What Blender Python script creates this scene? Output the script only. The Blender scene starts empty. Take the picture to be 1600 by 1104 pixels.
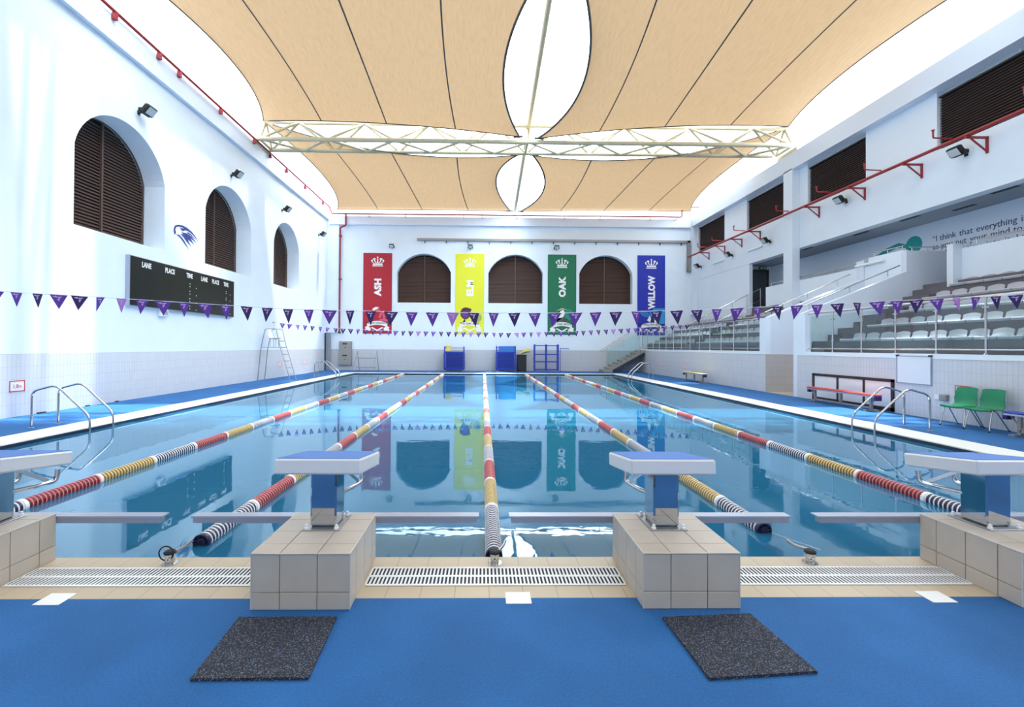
import bpy, math, random
from mathutils import Matrix, Vector
random.seed(7)
S = bpy.context.scene
COL = S.collection
PI = math.pi

# ------------------------------------------------------------------ camera, sky, sun, exposure
cam_d = bpy.data.cameras.new('camera'); cam = bpy.data.objects.new('camera', cam_d); COL.objects.link(cam)
F, CX, CZ, D0, YAW, PIT, ROL = 711.88, -0.102, 1.6937, 3.6874, 0.015505, 0.009804, 0.005825
fwd = Vector((math.sin(YAW)*math.cos(PIT), math.cos(YAW)*math.cos(PIT), math.sin(PIT)))
rgt = Vector((math.cos(YAW), -math.sin(YAW), 0)); upv = rgt.cross(fwd)
r2 = rgt*math.cos(ROL)+upv*math.sin(ROL); u2 = -rgt*math.sin(ROL)+upv*math.cos(ROL)
M = Matrix((r2, u2, -fwd)).transposed().to_4x4(); M.translation = (CX, -D0, CZ)
cam.matrix_world = M
cam_d.sensor_fit = 'HORIZONTAL'; cam_d.sensor_width = 36.0; cam_d.lens = F*36/1600
cam_d.shift_x = 34.28/1600; cam_d.shift_y = -17.77/1600
cam_d.clip_start = 0.05; cam_d.clip_end = 500
S.camera = cam

W = bpy.data.worlds.new('sky'); S.world = W; W.use_nodes = True
wn = W.node_tree.nodes; wl = W.node_tree.links
for n in list(wn): wn.remove(n)
wo = wn.new('ShaderNodeOutputWorld'); bg = wn.new('ShaderNodeBackground'); tc = wn.new('ShaderNodeTexCoord')
sx = wn.new('ShaderNodeSeparateXYZ'); rp = wn.new('ShaderNodeValToRGB')
wl.new(tc.outputs['Generated'], sx.inputs[0])
# a hazy bright sky, bluer low over the stand on the right than overhead
dt = wn.new('ShaderNodeVectorMath'); dt.operation = 'DOT_PRODUCT'; dt.inputs[1].default_value = (0.86, 0.30, -0.42)
wl.new(tc.outputs['Generated'], dt.inputs[0]); wl.new(dt.outputs['Value'], rp.inputs[0])
rp.color_ramp.elements[0].position = 0.42; rp.color_ramp.elements[0].color = (0.80, 0.91, 1.0, 1)
rp.color_ramp.elements[1].position = 0.60; rp.color_ramp.elements[1].color = (0.040, 0.056, 0.070, 1)
wl.new(rp.outputs[0], bg.inputs[0]); 
d2 = wn.new('ShaderNodeVectorMath'); d2.operation = 'DOT_PRODUCT'; d2.inputs[1].default_value = (0.78, 0.0, 0.62)   # haze brighter on the sun's side
mr_ = wn.new('ShaderNodeMapRange'); mr_.inputs['From Min'].default_value = 0.0; mr_.inputs['From Max'].default_value = 1.0
mr_.inputs['To Min'].default_value = 1.6; mr_.inputs['To Max'].default_value = 7.5
wl.new(tc.outputs['Generated'], d2.inputs[0]); wl.new(d2.outputs['Value'], mr_.inputs['Value']); wl.new(mr_.outputs[0], bg.inputs[1])
wl.new(bg.outputs[0], wo.inputs[0])

sun_d = bpy.data.lights.new('sun', 'SUN'); sun_d.energy = 5.0; sun_d.angle = math.radians(1.6); sun_d.color = (1.0, 0.97, 0.93)
sun = bpy.data.objects.new('sun', sun_d); COL.objects.link(sun)
sun_dir = Vector((0.125, 0.02, 1.0)).normalized()
sun.rotation_euler = sun_dir.to_track_quat('Z', 'Y').to_euler()
sun.location = (4, -2, 30)

S.view_settings.view_transform = 'Standard'; S.view_settings.look = 'None'
S.view_settings.gamma = 1; S.view_settings.use_curve_mapping = False
S.view_settings.exposure = 1.06

# ------------------------------------------------------------------ materials
def lin(c):
    c = c/255
    return c/12.92 if c <= 0.04045 else ((c+0.055)/1.055)**2.4
def rgb(r, g, b): return (lin(r), lin(g), lin(b), 1)
MATS = {}
def mat(name, color, rough=0.6, metal=0.0, noise=0.0, nscale=20, bump=0.0, spec=0.5, bscale=None, **kw):
    m = bpy.data.materials.new(name); m.use_nodes = True; MATS[name] = m
    nt = m.node_tree; b = nt.nodes['Principled BSDF']
    b.inputs['Base Color'].default_value = color; b.inputs['Roughness'].default_value = rough
    b.inputs['Metallic'].default_value = metal; b.inputs['Specular IOR Level'].default_value = spec
    geo = nt.nodes.new('ShaderNodeNewGeometry')
    if noise or bump:
        nz = nt.nodes.new('ShaderNodeTexNoise'); nz.inputs['Scale'].default_value = nscale; nz.inputs['Detail'].default_value = 4
        nt.links.new(geo.outputs['Position'], nz.inputs['Vector'])
    if noise:
        mr = nt.nodes.new('ShaderNodeMapRange'); mr.inputs['From Min'].default_value = .3; mr.inputs['From Max'].default_value = .7
        mr.inputs['To Min'].default_value = 1-noise; mr.inputs['To Max'].default_value = 1+noise
        nt.links.new(nz.outputs[0], mr.inputs['Value'])
        vm = nt.nodes.new('ShaderNodeVectorMath'); vm.operation = 'SCALE'; vm.inputs[0].default_value = color[:3]
        nt.links.new(mr.outputs[0], vm.inputs['Scale']); nt.links.new(vm.outputs[0], b.inputs['Base Color'])
    if bump:
        bp = nt.nodes.new('ShaderNodeBump'); bp.inputs['Strength'].default_value = bump; bp.inputs['Distance'].default_value = .01
        if bscale:
            n2 = nt.nodes.new('ShaderNodeTexNoise'); n2.inputs['Scale'].default_value = bscale
            nt.links.new(geo.outputs['Position'], n2.inputs['Vector']); nt.links.new(n2.outputs[0], bp.inputs['Height'])
        else: nt.links.new(nz.outputs[0], bp.inputs['Height'])
        nt.links.new(bp.outputs[0], b.inputs['Normal'])
    return m
def tile_mat(name, axes, c1, c2, mortar, w, h, rough=.25, off=0, ox=0, oy=0, msize=.004, offset_amount=0.0):
    m = mat(name, c1, rough); nt = m.node_tree; b = nt.nodes['Principled BSDF']
    geo = [n for n in nt.nodes if n.type == 'NEW_GEOMETRY'][0]
    sp = nt.nodes.new('ShaderNodeSeparateXYZ'); cb = nt.nodes.new('ShaderNodeCombineXYZ')
    nt.links.new(geo.outputs['Position'], sp.inputs[0])
    for i, a in enumerate(axes):
        ad = nt.nodes.new('ShaderNodeMath'); ad.operation = 'ADD'; ad.inputs[1].default_value = (ox, oy)[i]+100*(w, h)[i]
        nt.links.new(sp.outputs[a], ad.inputs[0]); nt.links.new(ad.outputs[0], cb.inputs[i])
    br = nt.nodes.new('ShaderNodeTexBrick'); br.offset = offset_amount; br.squash = 1
    br.inputs['Color1'].default_value = c1; br.inputs['Color2'].default_value = c2; br.inputs['Mortar'].default_value = mortar
    br.inputs['Scale'].default_value = 1; br.inputs['Mortar Size'].default_value = msize; br.inputs['Mortar Smooth'].default_value = .1
    br.inputs['Brick Width'].default_value = w; br.inputs['Row Height'].default_value = h
    nt.links.new(cb.outputs[0], br.inputs['Vector']); nt.links.new(br.outputs['Color'], b.inputs['Base Color'])
    return m

mat('wall_paint', rgb(226, 238, 250), .45, noise=.02, nscale=1.2)
mat('beam_paint', rgb(224, 234, 248), .35)
mat('inner_paint', rgb(216, 226, 240), .5)
mat('soffit_board', rgb(150, 158, 170), .6, noise=.03, nscale=2)
tile_mat('tile_side', (1, 2), rgb(212, 216, 222), rgb(208, 212, 219), rgb(180, 184, 192), .1, .29, ox=.02, msize=.003)
tile_mat('tile_back', (0, 2), rgb(196, 198, 202), rgb(192, 194, 199), rgb(168, 170, 177), .1, .29, msize=.003)
tile_mat('tile_tan', (0, 2), rgb(190, 184, 182), rgb(186, 180, 178), rgb(160, 152, 150), .1, .29, msize=.003)
tile_mat('tile_floor', (0, 1), rgb(196, 180, 154), rgb(190, 174, 148), rgb(156, 142, 120), .235, .60, ox=.05, oy=.0, msize=.003, rough=.4)
mat('deck_blue', rgb(38, 98, 158), .75, noise=.16, nscale=90, bump=.35, bscale=260, spec=.3)
def speckle(name, base, spots, scale, rough):
    m = mat(name, base, rough); nt = m.node_tree; b = nt.nodes['Principled BSDF']
    geo = [n for n in nt.nodes if n.type == 'NEW_GEOMETRY'][0]
    v = nt.nodes.new('ShaderNodeTexVoronoi'); v.inputs['Scale'].default_value = scale
    nt.links.new(geo.outputs['Position'], v.inputs['Vector'])
    sp = nt.nodes.new('ShaderNodeSeparateColor'); nt.links.new(v.outputs['Color'], sp.inputs[0])
    r = nt.nodes.new('ShaderNodeValToRGB'); r.color_ramp.interpolation = 'CONSTANT'
    r.color_ramp.elements[0].color = base; r.color_ramp.elements[1].position = .78; r.color_ramp.elements[1].color = spots[0]
    e = r.color_ramp.elements.new(.9); e.color = spots[1]
    nt.links.new(sp.outputs[0], r.inputs[0]); nt.links.new(r.outputs[0], b.inputs['Base Color'])
    return m
speckle('rubber', rgb(34, 37, 46), (rgb(60, 78, 115), rgb(120, 124, 136)), 240, .85)
# deck: broad patchiness of the sprayed rubber granulate
nt = MATS['deck_blue'].node_tree
big = nt.nodes.new('ShaderNodeTexNoise'); big.inputs['Scale'].default_value = 1.1; big.inputs['Detail'].default_value = 3
g_ = [n for n in nt.nodes if n.type == 'NEW_GEOMETRY'][0]; nt.links.new(g_.outputs['Position'], big.inputs['Vector'])
vm_ = [n for n in nt.nodes if n.type == 'VECT_MATH'][0]; mx = nt.nodes.new('ShaderNodeMapRange')
mx.inputs['From Min'].default_value = .35; mx.inputs['From Max'].default_value = .65; mx.inputs['To Min'].default_value = .88; mx.inputs['To Max'].default_value = 1.14
nt.links.new(big.outputs[0], mx.inputs['Value']); v2 = nt.nodes.new('ShaderNodeVectorMath'); v2.operation = 'SCALE'
nt.links.new(vm_.outputs[0], v2.inputs[0]); nt.links.new(mx.outputs[0], v2.inputs['Scale'])
nt.links.new(v2.outputs[0], nt.nodes['Principled BSDF'].inputs['Base Color'])
mat('coping_white', rgb(236, 236, 232), .4)
mat('pool_dark_tile', rgb(28, 38, 66), .3)
mat('pool_tile', rgb(120, 190, 220), .3)
mat('white_plastic', rgb(236, 238, 240), .35)
mat('platform_white', rgb(218, 220, 224), .4)
mat('platform_blue', rgb(76, 122, 196), .7, noise=.08, nscale=300)
mat('steel', rgb(205, 205, 205), .12, 1.0)
mat('steel_mirror', rgb(190, 194, 200), .045, 1.0)
mat('steel_dull', rgb(170, 170, 172), .3, 1.0)
mat('alu', rgb(176, 182, 198), .35, .6)
mat('grey_bar', rgb(150, 156, 172), .4, .3)
mat('block_tile', rgb(196, 184, 170), .35, noise=.04, nscale=6)
mat('block_trim', rgb(205, 200, 192), .3)
mat('grout', rgb(88, 78, 70), .9)
mat('dark_slot', rgb(48, 54, 64), .8)
mat('shutter_brown', rgb(92, 72, 66), .45)
mat('shutter_dark', rgb(30, 24, 22), .8)
mat('truss_paint', rgb(190, 180, 150), .4)
mat('red_pipe', rgb(150, 34, 44), .4)
mat('black', rgb(16, 17, 20), .45)
mat('black_soft', rgb(26, 27, 30), .7)
mat('lamp_glass', rgb(190, 200, 205), .1)
mat('dark_door', rgb(58, 66, 72), .3)
mat('brown_frame', rgb(48, 34, 34), .5)
mat('grey_door', rgb(140, 150, 165), .5)
mat('board_black', rgb(13, 16, 20), .3)
mat('board_digit', rgb(44, 48, 42), .5)
mat('board_digit_red', rgb(52, 34, 36), .5)
mat('white_ink', rgb(240, 240, 240), .5)
mat('tread_grey', rgb(108, 106, 114), .7, noise=.05, nscale=8)
mat('seat_grey', rgb(176, 178, 190), .45)
mat('green_plastic', rgb(0, 132, 92), .4)
mat('red_plastic', rgb(205, 60, 55), .5)
mat('blue_plastic', rgb(30, 60, 170), .4)
mat('blue_light', rgb(50, 110, 190), .45)
mat('yellow_pad', rgb(222, 206, 130), .6)
mat('yellow_foam', rgb(226, 208, 70), .7)
mat('grey_metal', rgb(150, 150, 150), .45, .3)
mat('cabinet_grey', rgb(150, 148, 144), .45)
mat('whiteboard', rgb(232, 238, 246), .15)
mat('sign_red', rgb(200, 40, 50), .5)
mat('sign_white', rgb(236, 238, 240), .5)
mat('teal_paint', rgb(0, 150, 150), .5)
mat('navy_ink', rgb(46, 56, 96), .5)
mat('purple_ink', rgb(50, 30, 110), .5)
mat('eagle_blue', rgb(48, 58, 132), .5)
mat('green_sign', rgb(10, 120, 60), .4)
mat('flag_navy', rgb(44, 24, 96), .6); mat('flag_purple', rgb(96, 52, 160), .6); mat('flag_pale', rgb(176, 120, 205), .6)
mat('flag_ink', rgb(214, 170, 235), .6)
mat('cord_white', rgb(235, 235, 240), .6)
mat('banner_red', rgb(176, 28, 46), .6); mat('banner_yellow', rgb(226, 226, 50), .6)
mat('banner_green', rgb(14, 112, 78), .6); mat('banner_blue', rgb(24, 44, 168), .6)
mat('ink_pink', rgb(214, 90, 120), .6); mat('ink_brown', rgb(96, 58, 60), .6); mat('ink_cyan', rgb(40, 150, 215), .6)
mat('ink_teal', rgb(30, 140, 120), .6); mat('ink_dark', rgb(24, 26, 50), .6); mat('ink_olive', rgb(150, 175, 90), .6)
mat('f_navy', rgb(24, 26, 70), .4); mat('f_white', rgb(236, 236, 240), .4)
mat('f_red', rgb(96, 2, 18), .4); mat('f_pink', rgb(232, 120, 124), .4)  # f_red darkened to stand for the shaded gaps between discs
mat('f_ochre', rgb(130, 96, 24), .4); mat('f_cream', rgb(238, 214, 156), .4)  # f_ochre darkened likewise, gap shade put into the colour
# glass
m = mat('rail_glass', (0.86, 0.96, 0.95, 1), .02); nt = m.node_tree
for n in list(nt.nodes):
    if n.type == 'BSDF_PRINCIPLED': nt.nodes.remove(n)
tr = nt.nodes.new('ShaderNodeBsdfTransparent'); tr.inputs[0].default_value = (.84, .93, .93, 1)
gl = nt.nodes.new('ShaderNodeBsdfGlossy'); gl.inputs['Roughness'].default_value = .02
fr = nt.nodes.new('ShaderNodeFresnel'); fr.inputs[0].default_value = 1.5
ms = nt.nodes.new('ShaderNodeMixShader'); out = nt.nodes['Material Output']
geo = [n for n in nt.nodes if n.type == 'NEW_GEOMETRY'][0]
inv = nt.nodes.new('ShaderNodeMath'); inv.operation = 'SUBTRACT'; inv.inputs[0].default_value = 1; nt.links.new(geo.outputs['Backfacing'], inv.inputs[1])
mlt = nt.nodes.new('ShaderNodeMath'); mlt.operation = 'MULTIPLY'; nt.links.new(inv.outputs[0], mlt.inputs[0]); nt.links.new(fr.outputs[0], mlt.inputs[1])
nt.links.new(mlt.outputs[0], ms.inputs[0]); nt.links.new(tr.outputs[0], ms.inputs[1]); nt.links.new(gl.outputs[0], ms.inputs[2]); nt.links.new(ms.outputs[0], out.inputs[0])
# sail cloth: woven, lets part of the daylight through
def cloth(name, col, tcol, w):
    m = mat(name, col, .9); nt = m.node_tree
    b = nt.nodes['Principled BSDF']; out = nt.nodes['Material Output']
    t = nt.nodes.new('ShaderNodeBsdfTranslucent'); t.inputs[0].default_value = tcol
    d = nt.nodes.new('ShaderNodeBsdfDiffuse'); d.inputs[0].default_value = col
    mx = nt.nodes.new('ShaderNodeMixShader'); mx.inputs[0].default_value = w
    nt.nodes.remove(b)
    nt.links.new(d.outputs[0], mx.inputs[1]); nt.links.new(t.outputs[0], mx.inputs[2]); nt.links.new(mx.outputs[0], out.inputs[0])
    geo = [n for n in nt.nodes if n.type == 'NEW_GEOMETRY'][0]
    nz = nt.nodes.new('ShaderNodeTexNoise'); nz.inputs['Scale'].default_value = 1.0; nz.inputs['Detail'].default_value = 6
    mp = nt.nodes.new('ShaderNodeMapping'); mp.inputs['Scale'].default_value = (22, 2.5, 3)
    nt.links.new(geo.outputs['Position'], mp.inputs[0]); nt.links.new(mp.outputs[0], nz.inputs['Vector'])
    mr = nt.nodes.new('ShaderNodeMapRange'); mr.inputs['From Min'].default_value = .3; mr.inputs['From Max'].default_value = .7
    mr.inputs['To Min'].default_value = .93; mr.inputs['To Max'].default_value = 1.07
    nt.links.new(nz.outputs[0], mr.inputs['Value'])
    for node, c in ((t, tcol), (d, col)):
        vm = nt.nodes.new('ShaderNodeVectorMath'); vm.operation = 'SCALE'; vm.inputs[0].default_value = c[:3]
        nt.links.new(mr.outputs[0], vm.inputs['Scale']); nt.links.new(vm.outputs[0], node.inputs[0])
    return m
cloth('sail_cloth', rgb(162, 140, 114), rgb(102, 84, 63), .5)
mat('sail_edge', rgb(74, 70, 70), .8); mat('sail_seam', rgb(96, 84, 66), .8)
# water: blue pool body under a reflecting surface
m = mat('pool_water', rgb(60, 150, 190), .05); nt = m.node_tree
b = nt.nodes['Principled BSDF']; nt.nodes.remove(b); out = nt.nodes['Material Output']
geo = [n for n in nt.nodes if n.type == 'NEW_GEOMETRY'][0]
df = nt.nodes.new('ShaderNodeBsdfDiffuse'); df.inputs[0].default_value = rgb(34, 104, 142)
gs = nt.nodes.new('ShaderNodeBsdfGlossy'); gs.inputs['Roughness'].default_value = .012; gs.inputs[0].default_value = (.82, .95, 1, 1)
fr = nt.nodes.new('ShaderNodeFresnel'); fr.inputs[0].default_value = 2.1
n1 = nt.nodes.new('ShaderNodeTexNoise'); n1.inputs['Scale'].default_value = 1.0; n1.inputs['Detail'].default_value = 3
mp = nt.nodes.new('ShaderNodeMapping'); mp.inputs['Scale'].default_value = (1.6, 2.4, 1)
nt.links.new(geo.outputs['Position'], mp.inputs[0]); nt.links.new(mp.outputs[0], n1.inputs['Vector'])
n2 = nt.nodes.new('ShaderNodeTexNoise'); n2.inputs['Scale'].default_value = 7; n2.inputs['Detail'].default_value = 2
nt.links.new(geo.outputs['Position'], n2.inputs['Vector'])
# more ripple towards the right side of the pool (world X)
sp = nt.nodes.new('ShaderNodeSeparateXYZ'); nt.links.new(geo.outputs['Position'], sp.inputs[0])
rm = nt.nodes.new('ShaderNodeMapRange'); rm.inputs['From Min'].default_value = 0; rm.inputs['From Max'].default_value = 6
rm.inputs['To Min'].default_value = .10; rm.inputs['To Max'].default_value = 1
nt.links.new(sp.outputs[0], rm.inputs['Value'])
mu = nt.nodes.new('ShaderNodeMath'); mu.operation = 'MULTIPLY'; nt.links.new(n2.outputs[0], mu.inputs[0]); nt.links.new(rm.outputs[0], mu.inputs[1])
mu2 = nt.nodes.new('ShaderNodeMath'); mu2.operation = 'MULTIPLY_ADD'; mu2.inputs[1].default_value = .32
nt.links.new(mu.outputs[0], mu2.inputs[0]); nt.links.new(n1.outputs[0], mu2.inputs[2])
bp = nt.nodes.new('ShaderNodeBump'); bp.inputs['Strength'].default_value = 1; bp.inputs['Distance'].default_value = .0011
nt.links.new(mu2.outputs[0], bp.inputs['Height'])
nt.links.new(bp.outputs[0], gs.inputs['Normal']); nt.links.new(bp.outputs[0], fr.inputs['Normal'])
ms = nt.nodes.new('ShaderNodeMixShader'); nt.links.new(fr.outputs[0], ms.inputs[0]); nt.links.new(df.outputs[0], ms.inputs[1]); nt.links.new(gs.outputs[0], ms.inputs[2])
nt.links.new(ms.outputs[0], out.inputs[0])

# ------------------------------------------------------------------ helpers
def root_of(o):
    while o.parent: o = o.parent
    return o
def tag(o, label=None, cat=None, group=None, kind=None):
    if label: o['label'] = label
    if cat: o['category'] = cat
    if group: o['group'] = group
    if kind: o['kind'] = kind
    return o
def thing(name, label, cat, loc, group=None, kind=None):
    o = bpy.data.objects.new(name, None); COL.objects.link(o); o.location = loc; o.empty_display_size = .1
    return tag(o, label, cat, group, kind)
def frame(o, xd, yd):
    x = Vector(xd).normalized(); y = Vector(yd).normalized(); z = x.cross(y)
    m = Matrix((x, y, z)).transposed().to_4x4(); m.translation = Vector(o); return m
def FL(x, y, z): return frame((x, y, z), (0, 1, 0), (0, 0, 1))      # on the left wall, facing +X
def FR(x, y, z): return frame((x, y, z), (0, -1, 0), (0, 0, 1))     # on the right wall, facing -X
def FB(x, y, z): return frame((x, y, z), (1, 0, 0), (0, 0, 1))      # on the back wall, facing -Y
class MB:
    def __init__(s): s.v = []; s.f = []; s.m = []; s.mats = []; s.cur = 0; s.sm = []
    def use(s, name):
        if name not in s.mats: s.mats.append(name)
        s.cur = s.mats.index(name); return s
    def add(s, vs, fs, smooth=False, T=None):
        k = len(s.v)
        for v in vs: s.v.append(tuple(T @ Vector(v)) if T else tuple(v))
        for f in fs: s.f.append(tuple(k+i for i in f)); s.m.append(s.cur); s.sm.append(smooth)
        return s
    def box(s, x0, x1, y0, y1, z0, z1, T=None, b=0.0):
        if x0 > x1: x0, x1 = x1, x0
        if y0 > y1: y0, y1 = y1, y0
        if z0 > z1: z0, z1 = z1, z0
        if b <= 0:
            vs = [(x, y, z) for z in (z0, z1) for y in (y0, y1) for x in (x0, x1)]
            return s.add(vs, [(0, 2, 3, 1), (4, 5, 7, 6), (0, 1, 5, 4), (2, 6, 7, 3), (0, 4, 6, 2), (1, 3, 7, 5)], False, T)
        c = ((x0+x1)/2, (y0+y1)/2, (z0+z1)/2); h = ((x1-x0)/2, (y1-y0)/2, (z1-z0)/2)
        b = min(b, *[q*.98 for q in h]); vs = []; idx = {}
        for sx_ in (-1, 1):
            for sy in (-1, 1):
                for sz in (-1, 1):
                    for a in range(3):
                        q = [sx_*(h[0]-b), sy*(h[1]-b), sz*(h[2]-b)]; q[a] = (sx_, sy, sz)[a]*h[a]
                        idx[(sx_, sy, sz, a)] = len(vs); vs.append((c[0]+q[0], c[1]+q[1], c[2]+q[2]))
        fs = []
        for a in range(3):
            o1, o2 = [(1, 2), (2, 0), (0, 1)][a]
            for sg in (-1, 1):
                L = []
                for p, q in ((-1, -1), (1, -1), (1, 1), (-1, 1)):
                    k = [0, 0, 0]; k[a] = sg; k[o1] = p; k[o2] = q; L.append(idx[(*k, a)])
                fs.append(tuple(L if sg > 0 else L[::-1]))
        for a in range(3):
            o1, o2 = [(1, 2), (2, 0), (0, 1)][a]
            for p in (-1, 1):
                for q in (-1, 1):
                    k1 = [0, 0, 0]; k1[a] = -1; k1[o1] = p; k1[o2] = q; k2 = list(k1); k2[a] = 1
                    L = [idx[(*k1, o1)], idx[(*k2, o1)], idx[(*k2, o2)], idx[(*k1, o2)]]
                    fs.append(tuple(L if p*q < 0 else L[::-1]))
        for sx_ in (-1, 1):
            for sy in (-1, 1):
                for sz in (-1, 1):
                    L = [idx[(sx_, sy, sz, a)] for a in range(3)]
                    fs.append(tuple(L if sx_*sy*sz > 0 else L[::-1]))
        return s.add(vs, fs, False, T)
    def tube(s, pts, r, n=10, cap=True, T=None, rad=None, closed=False):
        P = [Vector(p) for p in pts]; k = len(P); vs = []; fs = []
        up = Vector((0, 0, 1)); prev = None
        for i in range(k):
            if closed: t = (P[(i+1) % k]-P[i-1]).normalized()
            elif i == 0: t = (P[1]-P[0]).normalized()
            elif i == k-1: t = (P[-1]-P[-2]).normalized()
            else: t = ((P[i+1]-P[i]).normalized()+(P[i]-P[i-1]).normalized()).normalized()
            if prev is None:
                a = up if abs(t.dot(up)) < .9 else Vector((1, 0, 0)); u = t.cross(a).normalized()
            else: u = (prev-t*prev.dot(t)).normalized()
            prev = u; w = t.cross(u); rr = rad[i] if rad else r
            for j in range(n):
                a = 2*PI*j/n; vs.append(tuple(P[i]+(u*math.cos(a)+w*math.sin(a))*rr))
        for i in range(k if closed else k-1):
            for j in range(n):
                a = i*n+j; b_ = i*n+(j+1) % n; c = ((i+1) % k)*n+(j+1) % n; d = ((i+1) % k)*n+j
                fs.append((a, b_, c, d))
        s.add(vs, fs, True, T)
        if cap and not closed:
            s.add(vs[:n], [tuple(range(n))[::-1]], False, T); s.add(vs[-n:], [tuple(range(n))], False, T)
        return s
    def lathe(s, prof, n=20, T=None, cap=True):      # prof: (radius, height) about local Z
        vs = []; fs = []
        for r, h in prof:
            for j in range(n): a = 2*PI*j/n; vs.append((r*math.cos(a), r*math.sin(a), h))
        for i in range(len(prof)-1):
            for j in range(n): fs.append((i*n+j, i*n+(j+1) % n, (i+1)*n+(j+1) % n, (i+1)*n+j))
        if cap: fs.append(tuple(range(n))[::-1]); fs.append(tuple((len(prof)-1)*n+j for j in range(n)))
        return s.add(vs, fs, False, T)
    def grid(s, rows, smooth=True, T=None):
        n = len(rows[0]); vs = [p for r in rows for p in r]; fs = []
        for i in range(len(rows)-1):
            for j in range(n-1): fs.append((i*n+j, i*n+j+1, (i+1)*n+j+1, (i+1)*n+j))
        return s.add(vs, fs, smooth, T)
    def build(s, name, mname=None, parent=None, label=None, cat=None, group=None, kind=None):
        me = bpy.data.meshes.new(name)
        if mname: mats = [mname]; s.m = [0]*len(s.m)
        else: mats = s.mats
        if parent: off = Vector(root_of(parent).location)
        else:
            xs = [v[0] for v in s.v]; ys = [v[1] for v in s.v]; zs = [v[2] for v in s.v]
            off = Vector(((min(xs)+max(xs))/2, (min(ys)+max(ys))/2, min(zs)))
        me.from_pydata([(v[0]-off.x, v[1]-off.y, v[2]-off.z) for v in s.v], [], s.f)
        for mm in mats: me.materials.append(MATS[mm])
        me.polygons.foreach_set('material_index', s.m); me.polygons.foreach_set('use_smooth', s.sm)
        me.update()
        o = bpy.data.objects.new(name, me); COL.objects.link(o)
        if parent: o.parent = parent
        else: o.location = off
        tag(o, label, cat, group, kind); return o
def curve_mesh(cu, T):
    o = bpy.data.objects.new('tmp', cu); COL.objects.link(o)
    dg = bpy.context.evaluated_depsgraph_get(); dg.update()
    me = bpy.data.meshes.new_from_object(o.evaluated_get(dg))
    bpy.data.objects.remove(o); 
    me.transform(T); return me
def text_into(mb, body, size, T, mname, depth=.004, bold=0.0, align='LEFT', sx_=1.0, spacing=1.0):
    cu = bpy.data.curves.new('t', 'FONT'); cu.body = body; cu.size = size; cu.extrude = depth/2; cu.offset = bold
    cu.align_x = align; cu.resolution_u = 3; cu.space_character = spacing
    me = curve_mesh(cu, T @ Matrix.Diagonal((sx_, 1, 1, 1)))
    mb.use(mname); mb.add([tuple(v.co) for v in me.vertices], [tuple(p.vertices) for p in me.polygons])
    bpy.data.meshes.remove(me); bpy.data.curves.remove(cu)
def plate_into(mb, loops, T, depth, mname):      # filled outline (holes allowed), front face at local z=0, body behind it
    cu = bpy.data.curves.new('p', 'CURVE'); cu.dimensions = '2D'; cu.fill_mode = 'BOTH'; cu.extrude = depth/2
    for L in loops:
        sp = cu.splines.new('POLY'); sp.points.add(len(L)-1); sp.use_cyclic_u = True
        for i, (x, y) in enumerate(L): sp.points[i].co = (x, y, 0, 1)
    me = curve_mesh(cu, T @ Matrix.Translation((0, 0, -depth/2)))
    mb.use(mname); mb.add([tuple(v.co) for v in me.vertices], [tuple(p.vertices) for p in me.polygons])
    bpy.data.meshes.remove(me); bpy.data.curves.remove(cu)
def dup(o, parent=None):
    c = o.copy(); COL.objects.link(c)
    if parent: c.parent = parent
    for ch in list(o.children): dup(ch, c)
    return c
def arc_pts(x0, x1, z0, zs, zt, n=24):           # a window with a segmental arch: sill, spring and top height
    hw = (x1-x0)/2; h = zt-zs; R = (hw*hw+h*h)/(2*h); cx = (x0+x1)/2; cz = zt-R; a0 = math.asin(min(1, hw/R))
    L = [(x0, z0), (x1, z0)]
    for i in range(n+1):
        a = a0-2*a0*i/n; L.append((cx+R*math.sin(a), cz+R*math.cos(a)))
    return L
def fillet(pts, r, n=5):                         # rounded corners for a tube path
    P = [Vector(p) for p in pts]; out = [P[0]]
    for i in range(1, len(P)-1):
        a = (P[i-1]-P[i]); b_ = (P[i+1]-P[i]); rr = min(r, a.length*.45, b_.length*.45)
        s_ = P[i]+a.normalized()*rr; e = P[i]+b_.normalized()*rr
        for k in range(n+1):
            t = k/n; out.append(s_*(1-t)**2+P[i]*2*t*(1-t)+e*t*t)
    out.append(P[-1]); return out

# ------------------------------------------------------------------ pool, decks
WL, WR, YB = -10.95, 10.87, 28.15
PW = 8.145
mb = MB()
for b in ((-11.2, -8.85, -9, 28.15), (8.85, 10.87, -9, 28.15), (-8.85, 8.85, -9, -.6), (-8.85, 8.85, 25.45, 28.15)): mb.box(b[0], b[1], b[2], b[3], -.3, 0)
mb.build('floor_deck', 'deck_blue', kind='structure')
mb = MB(); mb.box(-8.85, 8.85, -.6, 0, -.3, .0); mb.build('floor_tile_strip', 'tile_floor', kind='structure')
mb = MB(); mb.box(8.85, 16.6, 12.25, 13.85, -.3, .001); 
mb = MB(); mb.box(10.87, 16.6, 12.2, 13.9, -.3, 0); mb.build('floor_passage', 'tile_floor', kind='structure')
mb = MB()
mb.box(-8.85, -PW, 0, 25.45, -.3, .004, b=.004); mb.box(PW, 8.85, 0, 25.45, -.3, .004, b=.004); mb.box(-PW, PW, 25, 25.45, -.3, .004, b=.004)
mb.build('trim_coping', 'coping_white', kind='structure')
mb = MB()
mb.box(-PW-.01, -PW+.012, 0, 25, -.3, -.018); mb.box(PW-.012, PW+.01, 0, 25, -.3, -.018); mb.box(-PW, PW, 24.99, 25.01, -.3, -.018); mb.box(-PW, PW, -.01, .012, -.3, -.018)
mb.build('trim_waterline', 'pool_dark_tile', kind='structure')
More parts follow.
